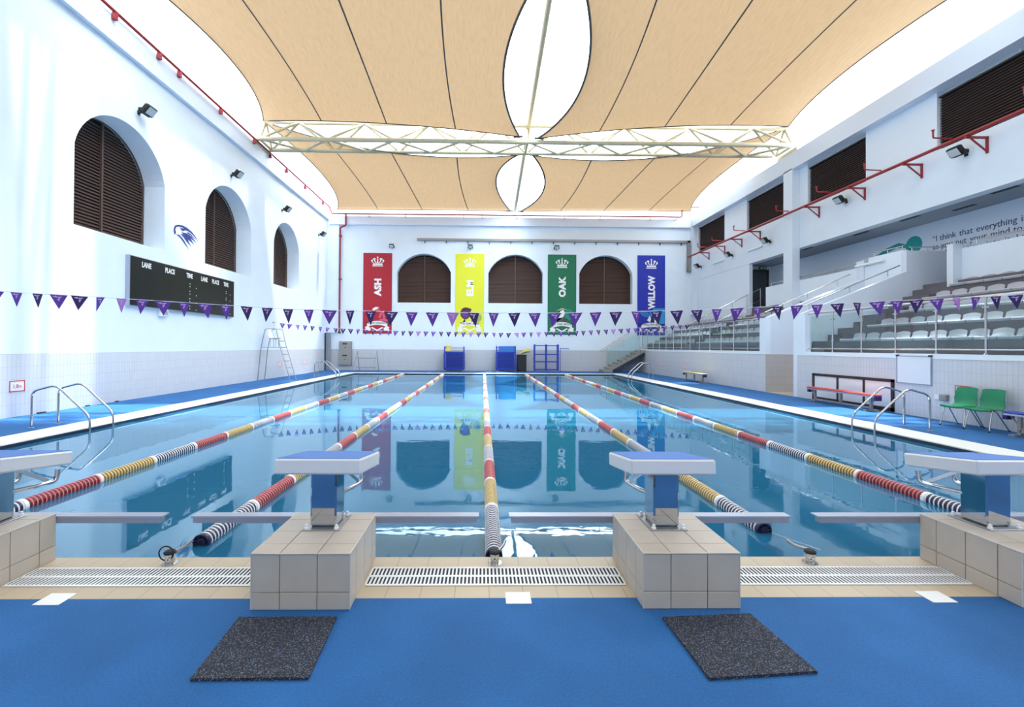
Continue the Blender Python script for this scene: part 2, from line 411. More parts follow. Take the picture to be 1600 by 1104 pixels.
mb = MB(); mb.box(-PW-.2, PW+.2, -.2, 25.2, -2.0, -1.8); mb.box(-PW-.2, -PW, 0, 25, -1.8, -.3); mb.box(PW, PW+.2, 0, 25, -1.8, -.3); mb.box(-PW, PW, -.2, 0, -1.8, -.3); mb.box(-PW, PW, 25, 25.2, -1.8, -.3)
mb.build('floor_pool', 'pool_tile', kind='structure')
mb = MB(); mb.box(-PW+.012, PW-.012, .012, 24.99, -1.8, -.075)
mb.build('pool_water', 'pool_water', label='calm blue water filling the swimming pool', cat='water', kind='stuff')

# drain grates between the starting blocks
def grate(x0, x1, label):
    root = thing('drain_grate', label, 'drain grate', ((x0+x1)/2, -.31, 0), 'drain grates along the starting end')
    mb = MB(); mb.use('white_plastic')
    for y0, y1 in ((-.445, -.425), (-.322, -.300), (-.195, -.175)): mb.box(x0, x1, y0, y1, .002, .006)
    n = int((x1-x0)/.0275)
    for i in range(n+1):
        x = x0+(x1-x0)*i/n
        for y0, y1 in ((-.425, -.322), (-.30, -.195)): mb.box(x-.0065, x+.0065, y0, y1, .003, .006)
    mb.build('slats', None, root)
    mb = MB(); mb.box(x0, x1, -.445, -.175, .0004, .0012); mb.build('channel', 'dark_slot', root)
grate(-3.44, -1.585, 'white slotted drain grate left of the centre-left starting block')
grate(-.925, .925, 'white slotted drain grate between the two middle starting blocks')
grate(1.585, 3.44, 'white slotted drain grate right of the centre-right starting block')
for cx, lb in ((-2.93, 'at the left drain grate'), (.145, 'in front of the middle drain grate'), (3.0, 'at the right drain grate')):
    mb = MB(); mb.box(cx-.085, cx+.085, -.675, -.535, 0, .006, b=.002)
    mb.build('cover_plate', 'white_plastic', label='small white square cover plate set in the deck '+lb, cat='cover plate', group='white cover plates')

# rubber mats
mb = MB()
vs = [(-1.565, -1.355), (-.975, -1.35), (-1.0, -.83), (-1.6, -.83)]
def slab(vs, z0, z1, name, m, **k):
    mb = MB(); n = len(vs)
    mb.add([(x, y, z0) for x, y in vs]+[(x, y, z1) for x, y in vs], [tuple(range(n))[::-1], tuple(range(n, 2*n))]+[(i, (i+1) % n, n+(i+1) % n, n+i) for i in range(n)])
    return mb.build(name, m, **k)
slab(vs, 0, .016, 'rubber_mat', 'rubber', label='black speckled rubber mat behind the centre-left starting block', cat='mat', group='rubber mats')
slab([(1.06, -1.37), (1.65, -1.325), (1.6, -.81), (1.03, -.845)], 0, .016, 'rubber_mat', 'rubber', label='black speckled rubber mat behind the centre-right starting block', cat='mat', group='rubber mats')

# ------------------------------------------------------------------ starting blocks
def starting_block(label):
    root = thing('starting_block', label, 'starting block', (0, 0, 0), 'starting blocks')
    H = .362; x0, x1, y0, y1 = -.315, .315, -.735, -.03
    mb = MB(); mb.box(x0+.006, x1-.006, y0+.006, y1-.006, 0, H-.006); mb.build('base', 'grout', root)
    mb = MB(); mb.use('block_tile'); g = .0022
    xs = [x0, -.135, .105, x1]; ys = [y0, -.59, -.38, -.165, y1]; zs = [.0, .112, H]
    for i in range(3):
        for k in range(2):
            for ya, yb in ((y0, y0+.008), (y1-.008, y1)): mb.box(xs[i]+g, xs[i+1]-g, ya, yb, zs[k]+g, zs[k+1]-g, b=.0015)
    for j in range(4):
        for k in range(2):
            for xa, xb in ((x0, x0+.008), (x1-.008, x1)): mb.box(xa, xb, ys[j]+g, ys[j+1]-g, zs[k]+g, zs[k+1]-g, b=.0015)
        for i in range(3): mb.box(xs[i]+g, xs[i+1]-g, ys[j]+g, ys[j+1]-g, H-.008, H, b=.0015)
    mb.build('tiles', None, root)
    mb = MB(); mb.use('block_trim')
    for x in (x0, x1): mb.tube([(x, y0, H-.003), (x, y1, H-.003)], .005, 8); mb.tube([(x, y0, 0.004), (x, y0, H-.003)], .004, 8)
    mb.tube([(x0, y0, H-.003), (x1, y0, H-.003)], .005, 8)
    mb.build('edge_trim', None, root)
    mb = MB(); mb.box(-.135, .135, -.385, -.075, H, H+.008, b=.002); mb.build('base_plate', 'steel_dull', root)
    ped = MB(); ped.box(-.095, .095, -.33, -.13, H+.008, .80, b=.012); ped.build('pedestal', 'steel_mirror', root)
    for bx in (-.108, .108):
        for by in (-.362, -.098):
            mb = MB(); mb.lathe([(.017, 0), (.017, .012), (.012, .016), (.012, .028), (.008, .032)], 12, Matrix.Translation((bx, by, H+.008)))
            mb.build('bolt_cap', 'white_plastic', root)
    # platform slopes down towards the water
    ang = -.135; T = Matrix.Translation((0, -.45, .895)) @ Matrix.Rotation(ang, 4, 'X')
    mb = MB(); mb.box(-.305, .305, 0, .585, -.108, 0, T, b=.012); mb.build('platform', 'platform_white', root)
    mb = MB(); mb.box(-.291, .291, .014, .572, -.002, .004, T); mb.build('top_pad', 'platform_blue', root, label='blue non-slip pad on top')
    mb = MB()
    for s_ in (-1, 1):
        pts = [(s_*.075, -.16, .565), (s_*.135, .02, .565), (s_*.155, .135, .565), (s_*.155, .15, .66)]
        mb.tube(fillet(pts, .05), .018, 12)
        a = Vector((s_*.09, -.14, .74)); b_ = Vector((s_*.145, .075, .585))
        d = (b_-a).normalized(); sd = Vector((1, 0, 0)); nn = d.cross(sd).normalized(); L = (b_-a).length
        TT = Matrix((d, sd, nn)).transposed().to_4x4(); TT.translation = a
        mb.box(0, L, -.004, .004, -.014, .014, TT)
    
    mb.build('hand_grip', 'steel', root)
    mb = MB(); mb.use('grey_bar'); mb.box(-1.13, 1.12, -.028, .03, .282, .325); mb.use('alu'); mb.box(-1.145, 1.135, -.028, .06, .325, .336)
    mb.build('cross_bar', None, root, label='long thin grey metal bar at the pool edge')
    return root
b0 = starting_block('starting block on the tiled plinth at the far left, cut by the frame')
b0.location.x = -3.77
for x, lb in ((-1.262, 'white and blue starting block on a tiled plinth, left of the centre lane rope'), (1.262, 'white and blue starting block on a tiled plinth, right of the centre lane rope'), (3.765, 'starting block on the tiled plinth at the far right, cut by the frame')):
    c = dup(b0); c.location.x = x; c['label'] = lb

# ------------------------------------------------------------------ lane ropes
def seg_mesh(cA, cB, L, pitch=.049):
    mb = MB(); n = int(L/pitch); p = L/n; T = Matrix.Rotation(-PI/2, 4, 'X')
    for i in range(n):
        z = i*p
        mb.use(cA); mb.lathe([(.060, z), (.0705, z+p*.03), (.0705, z+p*.62), (.060, z+p*.65)], 16, T, cap=False)
        mb.use(cB); mb.lathe([(.060, z+p*.65), (.072, z+p*.68), (.0735, z+p*.72), (.0735, z+p*.94), (.071, z+p*.98), (.060, z+p)], 16, T, cap=False)
    mb.use(cA); mb.lathe([(.0, 0), (.05, 0)], 16, T, cap=False); mb.lathe([(.05, n*p), (0, n*p)], 16, T, cap=False)
    return mb
def lane_rope(x, y0, seq, first, L, label, anchor):
    root = thing('lane_rope', label, 'lane rope', (x, y0, -.05), 'floating lane ropes')
    cols = {'navy': ('f_navy', 'f_white'), 'red': ('f_red', 'f_pink'), 'yellow': ('f_ochre', 'f_cream')}
    y = y0; i = 0; cache = {}
    while y < 24.6:
        nm = seq[i % 3]; l = first if i == 0 else L
        l = min(l, 24.9-y)
        key = (nm, round(l, 3))
        if key not in cache:
            mb = seg_mesh(*cols[nm], l-.05)
            o = mb.build('tmp', None, None); cache[key] = o.data; bpy.data.objects.remove(o)
            # mesh is centred on its bbox: shift back so the start sits at the origin
            ys = [v.co.y for v in cache[key].vertices]; zs = [v.co.z for v in cache[key].vertices]
            cache[key].transform(Matrix.Translation((0, -min(ys), -(min(zs)+max(zs))/2)))
        o = bpy.data.objects.new(nm+'_floats', cache[key]); COL.objects.link(o); o.parent = root; o.location = (0, y-y0, 0)
        if y+l < 24.8:
            mb = MB(); mb.lathe([(.05, 0), (.078, .004), (.078, .046), (.05, .05)], 16, Matrix.Translation((x, y+l-.05, -.05)) @ Matrix.Rotation(-PI/2, 4, 'X'))
            mb.build('collar', 'f_white', root)
        y += l; i += 1
    mb = MB()
    for k in range(6):
        a = PI*k/6+.2; mb.tube([(x-.066*math.cos(a), y0-.012, -.05-.066*math.sin(a)), (x+.066*math.cos(a), y0-.012, -.05+.066*math.sin(a))], .005, 6)
    mb.tube([(x+.066*math.cos(2*PI*k/24), y0-.012, -.05+.066*math.sin(2*PI*k/24)) for k in range(24)], .008, 6, closed=True)
    mb.tube([(x+.03*math.cos(2*PI*k/16), y0-.014, -.05+.03*math.sin(2*PI*k/16)) for k in range(16)], .006, 6, closed=True)
    mb.build('end_cap', 'f_navy', root)
    if anchor:
        mb = MB(); mb.tube([(x, y0, -.05), (x+anchor*.0, -.085, .09)], .003, 6); mb.build('cable', 'steel', root)
for a in ((-5.05, .40, ('navy', 'red', 'yellow'), .92, .965, 'leftmost striped lane rope, nearest the scoreboard wall', 0),
          (-2.58, .40, ('navy', 'red', 'yellow'), .90, .96, 'striped lane rope second from the left, ending left of the centre-left block', 1),
          (.0, .12, ('navy', 'yellow', 'red'), 1.09, .955, 'striped lane rope down the middle of the pool', 1),
          (2.6, .66, ('navy', 'yellow', 'red'), .80, 1.05, 'striped lane rope second from the right, ending right of the centre-right block', 1),
          (5.1, .62, ('navy', 'red', 'yellow'), .97, .965, 'rightmost striped lane rope, nearest the stand', 0)):
    lane_rope(*a)
for x, lb in ((-2.52, 'short steel rope anchor post with a wire ring, left of the centre-left block'), (.0, 'short steel rope anchor post at the end of the middle lane rope'), (2.5, 'short steel rope anchor post right of the centre-right block')):
    root = thing('rope_anchor', lb, 'rope anchor', (x, -.1, 0), 'rope anchors')
    T = Matrix.Translation((x, -.1, 0))
    mb = MB(); mb.lathe([(.055, 0), (.055, .004), (.034, .005), (.034, .075)], 20, T); mb.build('post', 'steel', root)
    mb = MB(); mb.lathe([(.038, .075), (.042, .08), (.042, .092), (.03, .1)], 20, T); mb.build('cap', 'black_soft', root)
    if x < -1:
        mb = MB(); mb.tube([(x-.015+.055*math.cos(2*PI*k/24), -.12, .085+.055*math.sin(2*PI*k/24)) for k in range(24)], .005, 8, closed=True)
        mb.build('ring', 'black_soft', root)
    mb = MB(); mb.tube(fillet([(x+.03, -.08, .085), (x+.07 if x < 1 else x-.07, -.02, .1), (x+.09 if x < 1 else x-.1, .03, .12)], .02), .011, 8); mb.build('shackle', 'steel_dull', root)

# ------------------------------------------------------------------ walls
# left wall with three arched openings
wins_l = [(8.5, 11.93), (14.2, 17.7), (20.0, 23.25)]
mb = MB()
loops = [[(-9, 1.46), (28.4, 1.46), (28.4, 10.45), (-9, 10.45)]]+[arc_pts(a, b, 4.87, 7.05, 8.42) for a, b in wins_l]
plate_into(mb, loops, FL(WL, 0, 0), .8, 'wall_paint')
mb.use('tile_side'); mb.box(WL-.8, WL+.004, -9, 28.4, 0, 1.46)
mb.build('wall_left', None, kind='structure')
mb = MB(); mb.box(WL-.8, WL+.16, -9, 28.4, 10.42, 11.15); mb.build('trim_left_parapet', 'beam_paint', kind='structure')
# back wall
wins_b = [(-6.13, -2.38), (.25, 4.07), (6.63, 10.38)]
mb = MB()
loops = [[(-12, 1.46), (17, 1.46), (17, 10.12), (-12, 10.12)]]+[arc_pts(a, b, 4.73, 6.85, 8.15) for a, b in wins_b]
plate_into(mb, loops, FB(0, YB, 0), .6, 'wall_paint')
mb.use('tile_back'); mb.box(-12, 17, YB-.004, YB+.6, 0, 1.46)
mb.build('wall_back', None, kind='structure')
mb = MB(); mb.box(-10.79, 14.45, YB-.22, YB+.6, 10.10, 10.68); mb.build('trim_back_parapet', 'beam_paint', kind='structure')
mb = MB(); mb.use('wall_paint'); mb.box(WL, -10.15, YB-.12, YB+.02, 2.6, 10.1); mb.build('trim_corner_pier', None, kind='structure')
mb = MB(); mb.use('wall_paint'); mb.box(-11.7, 15, -9.4, -9, 0, 10.4); mb.build('wall_front', None, kind='structure')

def shutters(n, fr, w, z0, zs, zt, label):
    # louvred shutter filling an arched opening; fr maps local (x across, y up, z out)
    root = thing('window_%d' % n, None, None, tuple(fr @ Vector((w/2, z0, 0))), kind='structure')
    root['kind'] = 'structure'
    out = arc_pts(0, w, z0, zs, zt, 24)
    hw = w/2; h = zt-zs; R = (hw*hw+h*h)/(2*h); cz = zt-R
    mb = MB(); plate_into(mb, [out], fr @ Matrix.Translation((0, 0, -.06)), .03, 'shutter_dark'); mb.build('backing', None, root)
    for half in (0, 1):
        mb = MB(); mb.use('shutter_brown'); z = z0+.03
        while z < zt-.12:
            zz = z+.09
            x0, x1 = 0.02, w-.02
            if zz > zs:
                q = R*R-(zz-cz)**2
                if q <= .02: break
                q = math.sqrt(q); x0, x1 = hw-q+.03, hw+q-.03
            a, b = (x0, hw-.035) if half == 0 else (hw+.035, x1)
            if b-a > .03:
                T = fr @ Matrix.Translation((0, z+.03, -.02)) @ Matrix.Rotation(math.radians(-38), 4, 'X')
                mb.box(a, b, -.045, .045, -.006, .006, T)
            z += .097
        mb.build('louvre_panel', None, root)
    mb = MB(); mb.box(hw-.03, hw+.03, z0, zt-.05, -.03, .04, fr); mb.build('mullion', 'shutter_brown', root)
    # arched frame
    fpts = [(x, y, 0.0) for x, y in out]
    mb = MB(); mb.tube([tuple(fr @ Vector(q)) for q in fpts], .028, 6, closed=True); mb.build('window_frame', 'shutter_brown', root)
    return root
for i, (a, b) in enumerate(wins_l): shutters(i+1, FL(WL-.72, a+.001, 0), b-a-.002, 4.87, 7.05, 8.41, '')
for i, (a, b) in enumerate(wins_b): shutters(i+4, FB(a+.001, YB+.48, 0), b-a-.002, 4.73, 6.85, 8.14, '')

# right side: poolside wall, openings, walkway
mb = MB(); mb.use('wall_paint')
for y0, y1, k in ((-9, 12.05, 0), (13.85, 28.15, 1)):
    mb.use('tile_side'); mb.box(WR-.004, WR+.2, y0, y1, 0, 1.46); mb.use('wall_paint'); mb.box(WR, WR+.2, y0, y1, 1.46, 1.575)
    mb.use('coping_white'); mb.box(WR-.02, WR+.2, y0, y1, 1.455, 1.475)
mb.use('wall_paint'); mb.box(WR, WR+.2, 11.66, 12.25, 1.575, 2.86); mb.box(WR, WR+.2, 13.85, 14.22, 1.575, 2.88); mb.box(WR, WR+.2, 12.05, 12.25, 0, 1.575)
mb.build('wall_right_poolside', None, kind='structure')
# side walls of the passage, tops following the tiers
def passage_wall(ya, yb, name, mface):
    prof = [(WR+.2, 0), (16.54, 0), (16.54, 5.15), (14.75, 5.15), (14.75, 4.42), (WR+.2, 2.92)]
    mb = MB(); n = len(prof); mb.use('inner_paint')
    mb.add([(x, ya, z) for x, z in prof]+[(x, yb, z) for x, z in prof], [tuple(range(n)), tuple(range(n, 2*n))[::-1]]+[(i, n+i, n+(i+1) % n, (i+1) % n) for i in range(n)])
    mb.use('tile_tan'); mb.box(WR+.01, 16.5, ya-.004, ya, 0, 1.46); mb.use('coping_white'); mb.box(WR+.01, 16.5, ya-.01, ya, 1.455, 1.475)
    mb.build(name, None, kind='structure')
passage_wall(12.05, 12.25, 'wall_passage_near', None)
passage_wall(13.85, 14.2, 'wall_passage_far', None)
# upper wall with shutters, piers and eaves beam
XU = 14.8
win_r = [(24.21, 27.65), (18.68, 21.82), (13.8, 16.98), (6.6, 11.01), (0.2, 3.8)]
mb = MB(); loops = [[(-YB, 6.42), (9, 6.42), (9, 10.35), (-YB, 10.35)]]+[[(-b, 8.22), (-a, 8.22), (-a, 10.32), (-b, 10.32)] for a, b in win_r]
plate_into(mb, loops, FR(XU, 0, 0), .4, 'wall_paint'); mb.build('wall_right_upper', None, kind='structure')
mb = MB(); mb.use('wall_paint')
mb.box(14.45, XU, 17.52, 18.16, 3.0, 10.2); mb.box(14.45, XU, 27.75, YB, 4, 10.2)
mb.build('trim_right_pier', None, kind='structure')
mb = MB(); mb.box(14.45, 15.3, -9, YB, 10.15, 10.93); mb.build('trim_right_beam', 'beam_paint', kind='structure')
for i, (a, b) in enumerate(win_r):
    root = thing('window_%d' % (i+7), None, None, (XU+.25, (a+b)/2, 8.22), kind='structure')
    mb = MB(); mb.box(XU+.16, XU+.19, a, b, 8.22, 9.98); mb.build('backing', 'shutter_dark', root)
    mb = MB(); mb.use('shutter_brown'); z = 8.26
    while z < 9.94:
        T = Matrix.Translation((XU+.12, 0, z)) @ Matrix.Rotation(math.radians(-40), 4, 'Y'); mb.box(-.045, .045, a+.01, b-.01, -.006, .006, T); z += .085
    mb.build('louvre_panel', None, root)
    mb = MB(); mb.box(XU+.06, XU+.2, a, b, 9.95, 10.0); mb.build('head_rail', 'brown_frame', root)
    mb = MB(); mb.use('lamp_glass'); mb.box(XU+.17, XU+.18, a, b, 10.0, 10.32); mb.use('white_plastic')
    for k in range(5): mb.box(XU+.15, XU+.17, a, b, 10.02+k*.06, 10.04+k*.06)
    mb.box(XU+.14, XU+.17, (a+b)/2-.02, (a+b)/2+.02, 10.0, 10.32)
    mb.build('top_light', None, root)
# ceiling, text wall, cross wall with door
mb = MB(); mb.use('soffit_board'); mb.box(XU+.4, 16.7, -9, 22.5, 6.42, 6.6); mb.build('ceiling', None, kind='structure')
mb = MB(); mb.box(16.55, 16.8, -9, 22.6, 3.0, 6.41); mb.build('wall_right_rear', 'inner_paint', kind='structure')
mb = MB(); mb.use('wall_paint'); mb.box(XU+.01, XU+.2, 21.6, YB, 1.5, 6.41); mb.use('inner_paint'); mb.box(XU+.2, 16.54, 22.3, 22.5, 3.0, 6.41); mb.build('wall_right_far', None, kind='structure')
mb = MB(); mb.use('wall_paint'); mb.box(XU, XU+.15, 12.2, 13.7, 3.9, 5.21); mb.box(XU, XU+.15, 13.7, 20.1, 3.9, 4.9); mb.build('wall_concourse_parapet', None, kind='structure')
mb = MB(); mb.use('wall_paint'); mb.box(15.15, 15.5, 10.85, 11.05, 3.7, 5.13); mb.box(15.45, 15.62, -9, 10.85, 3.7, 4.98); mb.build('wall_stand_parapet', None, kind='structure')
root = thing('door_1', None, None, (15.9, 22.28, 3.94), kind='structure')
mb = MB()
for b in ((15.3, 15.38, 22.2, 22.3, 3.94, 6.2), (16.2, 16.3, 22.2, 22.3, 3.94, 6.2), (15.3, 16.3, 22.2, 22.3, 6.1, 6.2)): mb.box(*b)
mb.build('door_frame', 'brown_frame', root)
mb = MB(); mb.box(15.38, 16.2, 22.24, 22.29, 3.96, 6.1); mb.build('door_leaf', 'dark_door', root)
root = thing('exit_sign', 'small green lit exit sign above the dark door at the top of the stand', 'exit sign', (15.95, 22.2, 6.22))
mb = MB(); mb.box(15.75, 16.15, 22.19, 22.25, 6.22, 6.38); mb.build('case', 'green_sign', root)
mb = MB(); mb.use('white_ink')
T = FB(15.79, 22.188, 6.25); plate_into(mb, [[(.02, 0), (.06, .0), (.08, .05), (.1, .0), (.13, 0), (.10, .06), (.12, .09), (.07, .1), (.05, .06)]], T, .003, 'white_ink')
mb.box(15.94, 16.02, 22.186, 22.19, 6.29, 6.31); mb.box(16.05, 16.1, 22.186, 22.19, 6.245, 6.35); mb.build('pictogram', None, root)
# door at the far left corner
root = thing('door_2', None, None, (-10.8, 27.9, 0), kind='structure')
mb = MB(); mb.box(WL, WL+.05, 27.66, 27.8, 0, 2.57); mb.build('door_frame', 'black', root)
mb = MB(); mb.box(WL+.0, -10.62, 27.9, 27.95, .01, 2.57); mb.build('door_leaf', 'grey_door', root)

# stand tiers
TX = [11.4, 12.3, 13.2, 14.1, 14.95]; TZ = [1.92, 2.38, 2.84, 3.28, 3.72]
def tiers(y0, y1, name, top):
    mb = MB(); mb.use('tread_grey'); mb.box(WR+.2, TX[0], y0, y1, 1.3, 1.5)
    for i in range(5):
        x1 = TX[i+1] if i < 4 else top
        if TX[i] < top: mb.box(TX[i], min(x1, top), y0, y1, 1.3, TZ[i])
    mb.build(name, None, kind='structure')
tiers(-9, 12.04, 'floor_stand_near', 15.3); tiers(14.21, YB-.01, 'floor_stand_far', 14.8)
mb = MB(); mb.box(15.31, 16.54, -9, 12.03, 3.0, 3.94); mb.box(14.96, 16.54, 14.22, 22.29, 3.0, 3.935); mb.build('floor_concourse', 'tread_grey', kind='structure')
# aisle steps
def aisle(y0, y1, name):
    mb = MB(); st = [(11.1, 1.73), (11.4, 1.94), (11.95, 2.17), (12.3, 2.40), (12.86, 2.62), (13.2, 2.86), (13.75, 3.07), (14.1, 3.30), (14.6, 3.51), (14.95, 3.74)]
    for i, (x, z) in enumerate(st):
        mb.box(x-.012, st[i+1][0]+.02 if i < 9 else 15.33, y0, y1, 1.4, z)
    mb.build(name, 'tread_grey', kind='structure')
aisle(11.1, 12.03, 'floor_aisle_near'); aisle(20.8, 21.58, 'floor_aisle_far')

# seats
def seat_proto():
    root = thing('stand_seat', 'x', 'seat', (0, 0, 0))
    rows = []
    # shell profile in local x (depth, -x faces pool), z; width along y
    prof = [(-.03, .02), (-.05, .05), (-.03, .085), (.05, .09), (.2, .07), (.33, .06), (.40, .09), (.43, .20), (.45, .29)]
    for x, z in prof:
        row = []
        for j in range(9):
            t = j/8*2-1; dip = .035*(1-t*t); edge = .225 if x < .42 else .20
            row.append((x+(-.02*(1-t*t) if x < 0 else (-.03*t*t if x > .38 else 0)), t*edge*1.08, z-dip*(1 if 0 <= x < .38 else .15)+(.0 if x < .4 else -.05*t*t)))
        rows.append(row)
    mb = MB(); mb.grid(rows); 
    low = [[(x+.012, y, z-.02) for x, y, z in r] for r in rows]; mb.grid([r[::-1] for r in low])
    # rim
    for A, B in ((rows[0], low[0]), (rows[-1], low[-1])): mb.grid([A, B])
    mb.grid([[r[0] for r in rows], [r[0] for r in low]]); mb.grid([[r[-1] for r in rows], [r[-1] for r in low]])
    mb.build('shell', 'seat_grey', root)
    mb = MB(); mb.box(.05, .3, -.15, .15, 0, .05); mb.build('bracket', 'dark_slot', root)
    return root
names = ['front', 'second', 'third', 'fourth', 'top']
proto = seat_proto(); used = False
for bay, ranges in (('near', [(10.6, 3.2), (10.6, 3.2), (10.6, 3.2), (10.6, 3.2), (10.5, 3.2)]), ('far', [(27.6, 22.0), (27.6, 22.0), (27.6, 22.0), (27.6, 22.0)])):
    for k, (ya, yb) in enumerate(ranges):
        segs = [(ya, yb)] if bay == 'near' else [(27.6, 22.0), (20.5, 14.5)]
        for sa, sb in segs:
            y = sa
            while y > sb:
                if not used: o = proto; used = True
                else: o = dup(proto)
                o.location = (TX[k]+(.05 if k < 4 else .0), y, TZ[k])
                o['label'] = 'grey moulded plastic seat in the %s row of the %s stand section on the right' % (names[k], 'nearer' if bay == 'near' else 'farther')
                o['group'] = '%s row seats of the %s stand section' % (names[k], bay)
                y -= .5

# ------------------------------------------------------------------ rails
def ball(mb, p, r): mb.lathe([(r*math.sin(PI*i/8)+1e-4, -r*math.cos(PI*i/8)) for i in range(9)], 12, Matrix.Translation(p))
def glass_rail(ys, y0, y1, label, zb=1.575):
    root = thing('glass_railing', label, 'railing', (10.97, (y0+y1)/2, zb), 'glass railings of the stand')
    X = 10.97
    mb = MB(); mb.tube([(X, y0, zb+1.29), (X, y1, zb+1.29)], .03, 12); ball(mb, (X, y1, zb+1.29), .038); mb.build('top_rail', 'steel', root)
    mb = MB(); mb.tube([(X-.03, y0, zb+.115), (X-.03, y1, zb+.115)], .017, 10); ball(mb, (X-.03, y1, zb+.115), .035); mb.build('bottom_rail', 'steel', root)
    for y in ys:
        mb = MB(); mb.use('steel'); mb.tube([(X, y, zb), (X, y, zb+1.29)], .024, 12); mb.lathe([(.045, 0), (.045, .01), (.024, .03)], 12, Matrix.Translation((X, y, zb)))
        for z in (.36, 1.05):
            for s_ in (-1, 1): mb.tube([(X, y, zb+z), (X, y+s_*.07, zb+z)], .016, 8)
        mb.build('post', None, root)
    yy = sorted(list(ys)+[y0, y1])
    for a, b in zip(yy[:-1], yy[1:]):
        if b-a < .3: continue
        mb = MB(); mb.box(X-.004, X+.004, a+.05, b-.05, zb+.16, zb+1.2); mb.build('glass_panel', 'rail_glass', root)
glass_rail([10.57, 9.47, 8.37, 7.27, 6.17, 5.07, 3.97, 2.87], 1.9, 11.62, 'long steel and glass railing of the nearer stand section')
glass_rail([27.89-1.058*i for i in range(13)], 14.3, 28.1, 'steel and glass railing of the farther stand section')

def sloped_rail(pts, posts, label, name='handrail', foot=.2, r=.022):
    root = thing(name, label, 'handrail', pts[0][:2]+(pts[0][2]-foot,), 'handrails of the stand')
    mb = MB(); mb.tube(pts, r, 10); mb.build('rail', 'steel', root)
    for x, y, z, h in posts:
        mb = MB(); mb.tube([(x, y, z-h), (x, y, z)], .014, 8); mb.lathe([(.032, 0), (.032, .008), (.014, .012)], 10, Matrix.Translation((x, y, z-h))); mb.build('post', 'steel', root)
def on(a, b, t, h): 
    p = Vector(a).lerp(Vector(b), t); return (p.x, p.y, p.z, h)
A, B = (10.95, 14.02, 3.10), (14.35, 14.02, 4.62)
sloped_rail([A, B], [on(A, B, t, .2) for t in (.12, .5, .85)], 'sloping steel handrail on the far side wall of the stand passage')
A, B = (11.0, 12.15, 3.12), (14.6, 12.15, 4.64)
sloped_rail([A, B], [on(A, B, t, .2) for t in (.1, .5, .88)], 'sloping steel handrail on the near side wall of the stand passage')
A, B = (11.29, 21.7, 2.95), (15.5, 21.7, 5.05)
root = thing('aisle_railing', 'tall sloping two-bar steel railing climbing beside the far seats', 'railing', (11.29, 21.7, 1.5))
mb = MB(); mb.tube([A, B], .028, 10); mb.build('rail', 'steel', root)
mb = MB(); mb.tube([(11.29, 21.7, 2.3), (15.5, 21.7, 4.4)], .02, 10); mb.build('middle_rail', 'steel', root)
for t in (0, .22, .42, .62, .82, 1):
    p = Vector(A).lerp(Vector(B), t); zb = 1.5 if p.x < 11.4 else TZ[max(i for i in range(5) if TX[i] <= p.x+.001)]
    mb = MB(); mb.tube([(p.x, p.y, zb), tuple(p)], .02, 10); mb.build('post', 'steel', root)
def low_rail(pts, label):
    root = thing('handrail', label, 'handrail', pts[0][:2]+(pts[0][2]-.14,), 'handrails of the stand')
    mb = MB(); mb.tube(pts, .02, 10); mb.build('rail', 'steel', root)
    L = (Vector(pts[-1])-Vector(pts[0])).length; n = max(2, int(L/1.5))
    for i in range(n+1):
        p = Vector(pts[0]).lerp(Vector(pts[-1]), (i+.15)/(n+.3))
        mb = MB(); mb.tube([(p.x, p.y, p.z-.14), tuple(p)], .018, 8); mb.build('post', 'steel', root)
low_rail([(XU+.07, 13.8, 5.06), (XU+.07, 19.95, 5.06)], 'low steel handrail along the lower part of the concourse parapet')
low_rail([(XU+.07, 12.25, 5.37), (XU+.07, 13.6, 5.37)], 'short low steel handrail on the higher end of the concourse parapet')
low_rail([(14.95, 12.15, 5.3), (16.3, 12.15, 5.3)], 'short low steel handrail left of the quotation on the rear wall')
low_rail([(15.5, 10.7, 5.16), (15.5, 2.0, 5.16)], 'low steel handrail above the back row of the nearer stand section')

# stair to the stand at the far end
root = thing('stair', 'tiled stair climbing from the deck to the far end of the stand', 'stair', (9.5, 27.5, 0))
mb = MB(); mb.use('tread_grey'); n = 9
prof = [(8.05, 0)]
for i in range(n):
    x = 8.05+i*(10.86-8.05)/n; z = (i+1)*1.5/n; prof += [(x, z), (x+(10.86-8.05)/n, z)]
prof += [(10.86, 1.25), (8.65, 0)]
k = len(prof); y0, y1 = 26.9, 28.14
mb.use('cabinet_grey')
mb.add([(x, y0, z) for x, z in prof]+[(x, y1, z) for x, z in prof], [tuple(range(k)), tuple(range(k, 2*k))[::-1]]+[(i, k+i, k+(i+1) % k, (i+1) % k) for i in range(k)])
mb.build('flight', None, root)
mb = MB(); sl = math.atan2(1.25, 2.22); T = Matrix.Translation((8.6, 0, -.02)) @ Matrix.Rotation(-sl, 4, 'Y'); mb.box(.1, 2.55, 26.86, 26.9, -.02, .14, T); mb.build('stringer', 'dark_slot', root)
root = thing('stair_railing', 'sloping steel and glass railing of the stair at the far end', 'railing', (9.3, 26.97, .1))
A, B = (7.85, 26.97, 1.35), (10.2, 26.97, 2.72)
mb = MB(); mb.tube([A, B, (10.95, 26.97, 2.8)], .025, 10); mb.build('top_rail', 'steel', root)
mb = MB(); mb.tube([(8.0, 27.95, 1.4), (10.2, 27.95, 2.8)], .025, 10); mb.build('wall_rail', 'steel', root)
for x, zb in ((8.25, .17), (9.35, .67), (10.5, 1.34)):
    zt = min(2.76, 1.35+(x-7.85)*.583); mb = MB(); mb.tube([(x, 26.97, zb), (x, 26.97, zt)], .022, 10); mb.build('post', 'steel', root)
